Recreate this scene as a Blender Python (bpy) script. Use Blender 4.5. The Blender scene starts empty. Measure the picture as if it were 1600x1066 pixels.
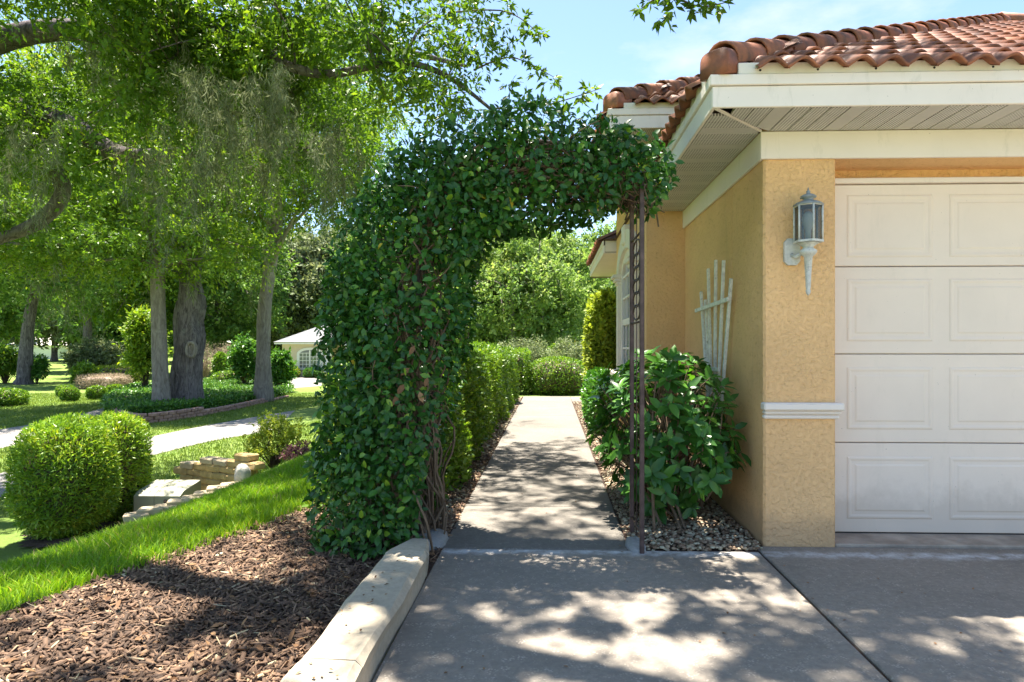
import bpy, math, random
import numpy as np
from mathutils import Vector, Matrix

random.seed(11)
rng = np.random.default_rng(11)
sc = bpy.context.scene
COL = sc.collection

# ------------------------------------------------------------------ camera, sky, sun, exposure
CAM_H, PSI = 1.143, 0.035
cs, sn = math.cos(PSI), math.sin(PSI)
cam = bpy.data.cameras.new('camera')
cam.sensor_width = 36.0
cam.lens = 22.5
cam.shift_x = -25 / 1600
cam.shift_y = 8 / 1600
cam.clip_start = 0.05
cam.clip_end = 3000
cam_o = bpy.data.objects.new('camera', cam)
cam_o.location = (0, 0, CAM_H)
cam_o.rotation_euler = (math.radians(90), 0, PSI)
COL.objects.link(cam_o)
sc.camera = cam_o

SUN_EL = math.radians(77)
sun_h = Vector((-0.60, 0.80)).normalized()
SUN_DIR = Vector((sun_h.x * math.cos(SUN_EL), sun_h.y * math.cos(SUN_EL), math.sin(SUN_EL)))
world = bpy.data.worlds.new('World')
sc.world = world
world.use_nodes = True
wn, wl = world.node_tree.nodes, world.node_tree.links
for n in list(wn):
    wn.remove(n)
w_out = wn.new('ShaderNodeOutputWorld')
w_bg = wn.new('ShaderNodeBackground')
w_bg.inputs['Strength'].default_value = 0.070
w_sky = wn.new('ShaderNodeTexSky')
w_sky.sky_type = 'NISHITA'
w_sky.sun_disc = False
w_sky.sun_elevation = SUN_EL
w_sky.sun_rotation = math.atan2(sun_h.x, sun_h.y)
w_sky.air_density = 1.0
w_sky.dust_density = 0.5
w_sky.ozone_density = 2.0
# thin fair-weather clouds over the whole sky
w_tc = wn.new('ShaderNodeTexCoord')
w_map = wn.new('ShaderNodeMapping')
w_map.inputs['Scale'].default_value = (1.0, 1.0, 2.6)
w_map.inputs['Location'].default_value = (0.35, 0.1, 0.2)
w_noise = wn.new('ShaderNodeTexNoise')
w_noise.inputs['Scale'].default_value = 2.6
w_noise.inputs['Detail'].default_value = 9
w_noise.inputs['Roughness'].default_value = 0.58
w_ramp = wn.new('ShaderNodeValToRGB')
w_ramp.color_ramp.elements[0].position = 0.60
w_ramp.color_ramp.elements[1].position = 0.92
w_mix = wn.new('ShaderNodeMixRGB')
w_mix.inputs[2].default_value = (4.2, 4.1, 3.9, 1)
wl.new(w_tc.outputs['Generated'], w_map.inputs['Vector'])
wl.new(w_map.outputs[0], w_noise.inputs['Vector'])
wl.new(w_noise.outputs['Fac'], w_ramp.inputs[0])
wl.new(w_ramp.outputs[0], w_mix.inputs[0])
wl.new(w_sky.outputs[0], w_mix.inputs[1])
wl.new(w_mix.outputs[0], w_bg.inputs['Color'])
wl.new(w_bg.outputs[0], w_out.inputs['Surface'])

sun = bpy.data.lights.new('sun', 'SUN')
sun.energy = 4.6
sun.angle = math.radians(0.53)
sun.color = (1.0, 0.93, 0.82)
sun_o = bpy.data.objects.new('sun', sun)
sun_o.rotation_euler = SUN_DIR.to_track_quat('Z', 'Y').to_euler()
sun_o.location = SUN_DIR * 60
COL.objects.link(sun_o)

sc.view_settings.view_transform = 'Standard'
sc.view_settings.look = 'None'
sc.view_settings.gamma = 1
sc.view_settings.use_curve_mapping = False
sc.view_settings.exposure = 2.22
sc.render.engine = 'CYCLES'
sc.cycles.use_denoising = True
sc.cycles.max_bounces = 12
sc.cycles.diffuse_bounces = 8
sc.cycles.transmission_bounces = 8
sc.cycles.caustics_reflective = False
sc.cycles.caustics_refractive = False
sc.cycles.sample_clamp_indirect = 6

# ------------------------------------------------------------------ pixel helpers (1600 x 1066 photo)
def ray(px, py):
    u, v = (px - 825) / 1000.0, (541 - py) / 1000.0
    return np.array([-sn + u * cs, cs + u * sn, v])
CAM = np.array([0, 0, CAM_H])
def at(px, py, t): return CAM + ray(px, py) * t
def on_z(px, py, z=0.0):
    r = ray(px, py); return CAM + r * ((z - CAM_H) / r[2])
def gx(px, t):   # ground x, y under pixel column px at depth t
    r = ray(px, 541); return r[0] * t, r[1] * t
def project(P):
    P = np.asarray(P, float) - CAM
    t = -sn * P[..., 0] + cs * P[..., 1]
    u = (cs * P[..., 0] + sn * P[..., 1])
    tt = np.where(np.abs(t) < 1e-6, 1e-6, t)
    return 825 + 1000 * u / tt, 541 - 1000 * P[..., 2] / tt, t

# ------------------------------------------------------------------ object helpers
ORG = {}
def _tag(o, label=None, cat=None, group=None, kind=None):
    if label: o['label'] = label
    if cat: o['category'] = cat
    if group: o['group'] = group
    if kind: o['kind'] = kind
    return o
def thing(name, loc, label, cat, group=None, kind=None):
    o = bpy.data.objects.new(name, None)
    o.empty_display_size = 0.2
    o.location = loc
    COL.objects.link(o)
    ORG[o] = Vector(loc)
    return _tag(o, label, cat, group, kind)
def link(me, name, mat=None, parent=None, loc=(0, 0, 0), M=None, **kw):
    o = bpy.data.objects.new(name, me)
    COL.objects.link(o)
    if mat is not None and len(me.materials) == 0:
        me.materials.append(mat)
    if M is not None:
        base = Matrix.Translation(-ORG[parent]) @ M if parent is not None else M
        o.matrix_basis = base
        ORG[o] = M.translation.copy()
    else:
        ORG[o] = Vector(loc)
        o.location = Vector(loc) - (ORG[parent] if parent is not None else Vector())
    if parent is not None:
        o.parent = parent
    return _tag(o, **kw)
def np_mesh(name, V, F, smooth=False, rnd=None):
    V = np.ascontiguousarray(V, dtype=np.float32).reshape(-1, 3)
    F = np.ascontiguousarray(F, dtype=np.int32)
    k = F.shape[1]
    me = bpy.data.meshes.new(name)
    me.vertices.add(len(V)); me.vertices.foreach_set('co', V.ravel())
    me.loops.add(F.size); me.loops.foreach_set('vertex_index', F.ravel())
    me.polygons.add(len(F))
    me.polygons.foreach_set('loop_start', np.arange(0, F.size, k, dtype=np.int32))
    me.polygons.foreach_set('loop_total', np.full(len(F), k, dtype=np.int32))
    if smooth: me.polygons.foreach_set('use_smooth', np.ones(len(F), dtype=bool))
    if rnd is not None:
        a = me.attributes.new('rnd', 'FLOAT', 'POINT')
        a.data.foreach_set('value', np.ascontiguousarray(rnd, dtype=np.float32))
    me.update(calc_edges=True)
    return me

class MB:
    def __init__(s): s.v, s.f, s.sm = [], [], []
    def add(s, vs, fs, smooth=False):
        b = len(s.v)
        s.v += [tuple(map(float, p)) for p in vs]
        s.f += [tuple(i + b for i in f) for f in fs]
        s.sm += [smooth] * len(fs)
        return s
    def box(s, x0, x1, y0, y1, z0, z1, M=None):
        vs = [Vector(p) for p in ((x0,y0,z0),(x1,y0,z0),(x1,y1,z0),(x0,y1,z0),(x0,y0,z1),(x1,y0,z1),(x1,y1,z1),(x0,y1,z1))]
        if M is not None: vs = [M @ p for p in vs]
        return s.add(vs, [(0,3,2,1),(4,5,6,7),(0,1,5,4),(1,2,6,5),(2,3,7,6),(3,0,4,7)])
    def bbox(s, x0, x1, y0, y1, z0, z1, b=0.01, M=None):
        # box with chamfered edges (24 vertices)
        vs, idx = [], {}
        X, Y, Z = (x0, x1), (y0, y1), (z0, z1)
        for i in (0, 1):
            for j in (0, 1):
                for k in (0, 1):
                    ix, iy, iz = (b, -b)[i], (b, -b)[j], (b, -b)[k]
                    for ax in range(3):
                        p = [X[i] + (0 if ax == 0 else ix), Y[j] + (0 if ax == 1 else iy), Z[k] + (0 if ax == 2 else iz)]
                        idx[(i, j, k, ax)] = len(vs); vs.append(Vector(p))
        fs = []
        def I(i, j, k, a): return idx[(i, j, k, a)]
        for i in (0, 1):
            q = [I(i,0,0,0), I(i,1,0,0), I(i,1,1,0), I(i,0,1,0)]; fs.append(tuple(q if i else q[::-1]))
            q = [I(0,i,0,1), I(1,i,0,1), I(1,i,1,1), I(0,i,1,1)]; fs.append(tuple(q[::-1] if i else q))
            q = [I(0,0,i,2), I(1,0,i,2), I(1,1,i,2), I(0,1,i,2)]; fs.append(tuple(q if i else q[::-1]))
        for i in (0, 1):
            for j in (0, 1):
                q = [I(i,j,0,0), I(i,j,1,0), I(i,j,1,1), I(i,j,0,1)]; fs.append(tuple(q if i == j else q[::-1]))
                q = [I(i,0,j,0), I(i,1,j,0), I(i,1,j,2), I(i,0,j,2)]; fs.append(tuple(q[::-1] if i == j else q))
                q = [I(0,i,j,1), I(1,i,j,1), I(1,i,j,2), I(0,i,j,2)]; fs.append(tuple(q if i == j else q[::-1]))
                for k in (0, 1):
                    q = [I(i,j,k,0), I(i,j,k,1), I(i,j,k,2)]; fs.append(tuple(q if (i+j+k) % 2 else q[::-1]))
        if M is not None: vs = [M @ p for p in vs]
        return s.add(vs, fs)
    def tube(s, pts, rad, n=8, cap=True, relief=None):
        pts = [Vector(p) for p in pts]
        if not hasattr(rad, '__len__'): rad = [rad] * len(pts)
        rings, N = [], None
        for i, p in enumerate(pts):
            T = (pts[min(i + 1, len(pts) - 1)] - pts[max(i - 1, 0)])
            if T.length < 1e-9: T = Vector((0, 0, 1))
            T.normalize()
            if N is None:
                N = T.orthogonal().normalized()
            else:
                N = (N - T * N.dot(T))
                N = N.normalized() if N.length > 1e-6 else T.orthogonal().normalized()
            B = T.cross(N)
            ring = []
            for k in range(n):
                a = 2 * math.pi * k / n
                r = rad[i] * (relief(a, i) if relief else 1)
                ring.append(p + N * (math.cos(a) * r) + B * (math.sin(a) * r))
            rings.append(ring)
        vs = [q for r in rings for q in r]
        fs = []
        for i in range(len(pts) - 1):
            for k in range(n):
                a, b = i * n + k, i * n + (k + 1) % n
                fs.append((a, b, b + n, a + n))
        if cap:
            fs.append(tuple(range(n))[::-1]); fs.append(tuple(range((len(pts) - 1) * n, len(pts) * n)))
        return s.add(vs, fs, True)
    def lathe(s, prof, n=16, loc=(0, 0, 0), cap=True):
        x, y, z = loc
        vs = [(x + r * math.cos(2*math.pi*k/n), y + r * math.sin(2*math.pi*k/n), z + h) for r, h in prof for k in range(n)]
        fs = []
        for i in range(len(prof) - 1):
            for k in range(n):
                a, b = i*n + k, i*n + (k+1) % n
                fs.append((a, b, b+n, a+n))
        if cap:
            fs.append(tuple(range(n))[::-1]); fs.append(tuple(range((len(prof)-1)*n, len(prof)*n)))
        return s.add(vs, fs, True)
    def prism(s, poly, off):
        n = len(poly); off = Vector(off)
        vs = [Vector(p) for p in poly] + [Vector(p) + off for p in poly]
        fs = [tuple(range(n))[::-1], tuple(range(n, 2*n))] + [(i, (i+1) % n, (i+1) % n + n, i + n) for i in range(n)]
        return s.add(vs, fs)
    def mesh(s, name):
        me = bpy.data.meshes.new(name)
        me.from_pydata(s.v, [], s.f)
        me.polygons.foreach_set('use_smooth', s.sm)
        me.update()
        return me
    def build(s, name, mat, parent=None, **kw):
        me = s.mesh(name)
        if any(s.sm) and not all(s.sm):
            pass
        return link(me, name, mat, parent, **kw)

# ------------------------------------------------------------------ materials
def new_mat(name):
    m = bpy.data.materials.new(name); m.use_nodes = True
    nt = m.node_tree
    for n in list(nt.nodes): nt.nodes.remove(n)
    out = nt.nodes.new('ShaderNodeOutputMaterial')
    b = nt.nodes.new('ShaderNodeBsdfPrincipled')
    nt.links.new(b.outputs[0], out.inputs['Surface'])
    return m, nt, b, out
def N(nt, t, **inp):
    n = nt.nodes.new(t)
    for k, v in inp.items():
        n.inputs[k.replace('_', ' ')].default_value = v
    return n
def coords(nt, per_object=False):
    tc = nt.nodes.new('ShaderNodeTexCoord')
    if not per_object: return tc.outputs['Object']
    oi = nt.nodes.new('ShaderNodeObjectInfo')
    ml = nt.nodes.new('ShaderNodeVectorMath'); ml.operation = 'MULTIPLY_ADD'
    cb = nt.nodes.new('ShaderNodeCombineXYZ')
    for i in range(3): nt.links.new(oi.outputs['Random'], cb.inputs[i])
    nt.links.new(cb.outputs[0], ml.inputs[0])
    ml.inputs[1].default_value = (37, 91, 53)
    nt.links.new(tc.outputs['Object'], ml.inputs[2])
    return ml.outputs[0]
def ramp(nt, fac, stops):
    r = nt.nodes.new('ShaderNodeValToRGB')
    e = r.color_ramp.elements
    while len(e) < len(stops): e.new(0.5)
    for el, (p, c) in zip(e, stops):
        el.position = p
        el.color = (c, c, c, 1) if not hasattr(c, '__len__') else (*c[:3], 1)
    nt.links.new(fac, r.inputs[0])
    return r.outputs[0]
def noise(nt, vec, scale, detail=4, rough=0.55, dist=0.0, scl=None):
    if scl is not None:
        mp = nt.nodes.new('ShaderNodeMapping'); mp.inputs['Scale'].default_value = scl
        nt.links.new(vec, mp.inputs['Vector']); vec = mp.outputs[0]
    n = nt.nodes.new('ShaderNodeTexNoise')
    n.inputs['Scale'].default_value = scale; n.inputs['Detail'].default_value = detail
    n.inputs['Roughness'].default_value = rough; n.inputs['Distortion'].default_value = dist
    nt.links.new(vec, n.inputs['Vector'])
    return n.outputs['Fac']
def mixc(nt, fac, a, b, mode='MIX'):
    m = nt.nodes.new('ShaderNodeMixRGB'); m.blend_type = mode
    for i, v in ((0, fac), (1, a), (2, b)):
        if isinstance(v, (int, float)): m.inputs[i].default_value = v if i == 0 else (v, v, v, 1)
        elif isinstance(v, tuple): m.inputs[i].default_value = (*v[:3], 1)
        else: nt.links.new(v, m.inputs[i])
    return m.outputs[0]
def bump(nt, bsdf, h, strength=0.3, dist=0.01):
    b = nt.nodes.new('ShaderNodeBump'); b.inputs['Strength'].default_value = strength; b.inputs['Distance'].default_value = dist
    nt.links.new(h, b.inputs['Height']); nt.links.new(b.outputs[0], bsdf.inputs['Normal'])
def simple(name, c, rough=0.6, var=0.15, scale=6, bmp=0.15, bscale=60, bdist=0.004, spec=0.3, metal=0.0, dirt=None, per_object=False):
    m, nt, b, _ = new_mat(name)
    v = coords(nt, per_object)
    n1 = noise(nt, v, scale, 5, 0.6)
    lo = tuple(x * (1 - var) for x in c); hi = tuple(min(1, x * (1 + var)) for x in c)
    col = ramp(nt, n1, [(0.3, lo), (0.7, hi)])
    if dirt:
        n2 = noise(nt, v, dirt[1], 6, 0.65)
        f = ramp(nt, n2, [(dirt[2], 0.0), (dirt[2] + 0.15, dirt[3])])
        col = mixc(nt, f, col, dirt[0])
    nt.links.new(col, b.inputs['Base Color'])
    b.inputs['Roughness'].default_value = rough
    b.inputs['Specular IOR Level'].default_value = spec
    b.inputs['Metallic'].default_value = metal
    if bmp: bump(nt, b, noise(nt, v, bscale, 4, 0.6), bmp, bdist)
    return m
def leaf_mat(name, stops, rough=0.42, trans=0.32, spec=0.45, tint=(1.25, 1.25, 0.6)):
    m, nt, b, out = new_mat(name)
    a = nt.nodes.new('ShaderNodeAttribute'); a.attribute_name = 'rnd'
    col = ramp(nt, a.outputs['Fac'], stops)
    nt.links.new(col, b.inputs['Base Color'])
    b.inputs['Roughness'].default_value = rough
    b.inputs['Specular IOR Level'].default_value = spec
    t = nt.nodes.new('ShaderNodeBsdfTranslucent')
    nt.links.new(mixc(nt, 1.0, col, tint, 'MULTIPLY'), t.inputs['Color'])
    mx = nt.nodes.new('ShaderNodeMixShader'); mx.inputs[0].default_value = trans
    nt.links.new(b.outputs[0], mx.inputs[1]); nt.links.new(t.outputs[0], mx.inputs[2])
    nt.links.new(mx.outputs[0], out.inputs['Surface'])
    return m

def concrete_mat(name, c, stain=(0.12, 0.11, 0.10), stain_amt=0.5, speck=True, band=None):
    m, nt, b, _ = new_mat(name)
    v = coords(nt)
    big = noise(nt, v, 0.9, 6, 0.62)
    fine = noise(nt, v, 38, 5, 0.7)
    col = ramp(nt, big, [(0.28, tuple(x * 0.72 for x in c)), (0.55, c), (0.75, tuple(x * 1.12 for x in c))])
    col = mixc(nt, ramp(nt, fine, [(0.40, 0.0), (0.62, 0.45)]), col, tuple(x * 0.6 for x in c))
    blot = noise(nt, v, 3.2, 8, 0.7, 0.6)
    col = mixc(nt, ramp(nt, blot, [(0.55, 0.0), (0.78, stain_amt)]), col, stain)
    if speck:
        vo = nt.nodes.new('ShaderNodeTexVoronoi'); vo.inputs['Scale'].default_value = 80; vo.voronoi_dimensions = '2D'
        nt.links.new(v, vo.inputs['Vector'])
        sp = ramp(nt, vo.outputs['Distance'], [(0.22, 1.0), (0.40, 0.0)])
        keep = ramp(nt, noise(nt, v, 22, 3, 0.6), [(0.50, 0.0), (0.66, 0.5)])
        col = mixc(nt, mixc(nt, 1.0, sp, keep, 'MULTIPLY'), col, tuple(min(1, x * 1.9) for x in c))
    if band:   # pale mineral residue along the threshold at y = band
        sx = nt.nodes.new('ShaderNodeSeparateXYZ'); nt.links.new(v, sx.inputs[0])
        wob = noise(nt, v, 5, 6, 0.7)
        ad = nt.nodes.new('ShaderNodeMath'); ad.operation = 'MULTIPLY_ADD'
        nt.links.new(wob, ad.inputs[0]); ad.inputs[1].default_value = 0.22; nt.links.new(sx.outputs['Y'], ad.inputs[2])
        d = nt.nodes.new('ShaderNodeMath'); d.operation = 'SUBTRACT'; nt.links.new(ad.outputs[0], d.inputs[0]); d.inputs[1].default_value = band + 0.11
        ab = nt.nodes.new('ShaderNodeMath'); ab.operation = 'ABSOLUTE'; nt.links.new(d.outputs[0], ab.inputs[0])
        f = ramp(nt, ab.outputs[0], [(0.0, 1.0), (0.07, 0.0)])
        f2 = mixc(nt, 1.0, f, ramp(nt, noise(nt, v, 12, 6, 0.75), [(0.35, 0.0), (0.65, 1.0)]), 'MULTIPLY')
        col = mixc(nt, f2, col, (0.62, 0.63, 0.64))
    nt.links.new(col, b.inputs['Base Color'])
    b.inputs['Roughness'].default_value = 0.85
    b.inputs['Specular IOR Level'].default_value = 0.25
    hgt = mixc(nt, 0.5, fine, noise(nt, v, 160, 3, 0.6))
    bump(nt, b, hgt, 0.35, 0.004)
    return m

def stucco_mat(name, c):
    m, nt, b, _ = new_mat(name)
    v = coords(nt)
    big = noise(nt, v, 1.4, 5, 0.6)
    mid = noise(nt, v, 48, 5, 0.62, 0.4)
    col = ramp(nt, big, [(0.3, tuple(x * 0.88 for x in c)), (0.7, tuple(min(1, x * 1.08) for x in c))])
    pits = ramp(nt, mid, [(0.30, 0.5), (0.42, 0.0)])
    col = mixc(nt, pits, col, tuple(x * y for x, y in zip(c, (0.62, 0.52, 0.42))))
    run = noise(nt, v, 7, 5, 0.7, 0, (1, 1, 0.13))
    col = mixc(nt, ramp(nt, run, [(0.6, 0.0), (0.8, 0.22)]), col, (0.28, 0.20, 0.13))
    sx = nt.nodes.new('ShaderNodeSeparateXYZ'); nt.links.new(v, sx.inputs[0])
    sp_ = nt.nodes.new('ShaderNodeMath'); sp_.operation = 'MULTIPLY_ADD'
    nt.links.new(noise(nt, v, 9, 6, .7), sp_.inputs[0]); sp_.inputs[1].default_value = -.22; nt.links.new(sx.outputs['Z'], sp_.inputs[2])
    col = mixc(nt, ramp(nt, sp_.outputs[0], [(0.0, .45), (.10, 0.0)]), col, (0.34, 0.24, 0.16))
    nt.links.new(col, b.inputs['Base Color'])
    b.inputs['Roughness'].default_value = 0.9
    b.inputs['Specular IOR Level'].default_value = 0.15
    h = mixc(nt, 0.35, ramp(nt, mid, [(0.3, 0.0), (0.55, 1.0)]), noise(nt, v, 70, 4, 0.6))
    bump(nt, b, h, 0.8, 0.010)
    return m

def paint_mat(name, c, grime=0.35, rough=0.55, splash=False):
    m, nt, b, _ = new_mat(name)
    v = coords(nt)
    col = ramp(nt, noise(nt, v, 2.5, 5, 0.6), [(0.3, tuple(x * 0.93 for x in c)), (0.7, c)])
    g = noise(nt, v, 9, 8, 0.72, 0.4, (1, 1, 0.35))
    col = mixc(nt, ramp(nt, g, [(0.56, 0.0), (0.80, grime)]), col, (0.34, 0.33, 0.25))
    if splash:
        sx = nt.nodes.new('ShaderNodeSeparateXYZ'); nt.links.new(v, sx.inputs[0])
        sp_ = nt.nodes.new('ShaderNodeMath'); sp_.operation = 'MULTIPLY_ADD'
        nt.links.new(noise(nt, v, 7, 7, .72), sp_.inputs[0]); sp_.inputs[1].default_value = -.35; nt.links.new(sx.outputs['Z'], sp_.inputs[2])
        col = mixc(nt, ramp(nt, sp_.outputs[0], [(0.0, .4), (.14, 0.0)]), col, (0.42, 0.34, 0.26))
    sp = noise(nt, v, 60, 3, 0.5)
    col = mixc(nt, ramp(nt, sp, [(0.74, 0.0), (0.78, 0.7)]), col, (0.16, 0.14, 0.12))
    nt.links.new(col, b.inputs['Base Color'])
    b.inputs['Roughness'].default_value = rough
    b.inputs['Specular IOR Level'].default_value = 0.35
    bump(nt, b, noise(nt, v, 45, 4, 0.6), 0.08, 0.004)
    return m

def tile_mat(name, c):
    m, nt, b, _ = new_mat(name)
    v = coords(nt, True)
    oi = nt.nodes.new('ShaderNodeObjectInfo')
    tone = ramp(nt, oi.outputs['Random'], [(0.0, tuple(x * 0.7 for x in c)), (0.5, c), (1.0, (c[0] * 1.4, c[1] * 1.5, c[2] * 1.5))])
    n1 = noise(nt, v, 9, 6, 0.65)
    col = mixc(nt, ramp(nt, n1, [(0.38, 0.0), (0.66, 0.75)]), tone, (0.055, 0.040, 0.035))
    n2 = noise(nt, v, 30, 5, 0.7)
    col = mixc(nt, ramp(nt, n2, [(0.62, 0.0), (0.75, 0.4)]), col, (0.34, 0.26, 0.21))
    nt.links.new(col, b.inputs['Base Color'])
    b.inputs['Roughness'].default_value = 0.6
    b.inputs['Specular IOR Level'].default_value = 0.4
    bump(nt, b, n2, 0.3, 0.004)
    return m

def bark_mat(name, c1, c2, lichen=0.3):
    m, nt, b, _ = new_mat(name)
    v = coords(nt)
    f = noise(nt, v, 9, 8, 0.7, 1.2, (1, 1, 0.22))
    col = ramp(nt, f, [(0.32, c1), (0.62, c2)])
    col = mixc(nt, ramp(nt, noise(nt, v, 3.2, 6, 0.65), [(0.55, 0.0), (0.72, lichen)]), col, (0.34, 0.34, 0.31))
    nt.links.new(col, b.inputs['Base Color'])
    b.inputs['Roughness'].default_value = 0.95
    b.inputs['Specular IOR Level'].default_value = 0.1
    bump(nt, b, f, 0.9, 0.05)
    return m

def lawn_mat(name):
    m, nt, b, _ = new_mat(name)
    v = coords(nt)
    big = noise(nt, v, 0.16, 6, 0.6)
    mid = noise(nt, v, 1.7, 6, 0.7)
    fin = noise(nt, v, 34, 5, 0.75)
    col = ramp(nt, big, [(0.35, (0.115, 0.190, 0.034)), (0.65, (0.185, 0.250, 0.060))])
    col = mixc(nt, ramp(nt, mid, [(0.4, 0.0), (0.75, 0.45)]), col, (0.235, 0.260, 0.090))
    col = mixc(nt, ramp(nt, fin, [(0.35, 0.55), (0.55, 0.0)]), col, (0.060, 0.115, 0.020))
    nt.links.new(col, b.inputs['Base Color'])
    b.inputs['Roughness'].default_value = 0.9
    b.inputs['Specular IOR Level'].default_value = 0.1
    bump(nt, b, mixc(nt, 0.6, mid, fin), 0.8, 0.05)
    return m

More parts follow.
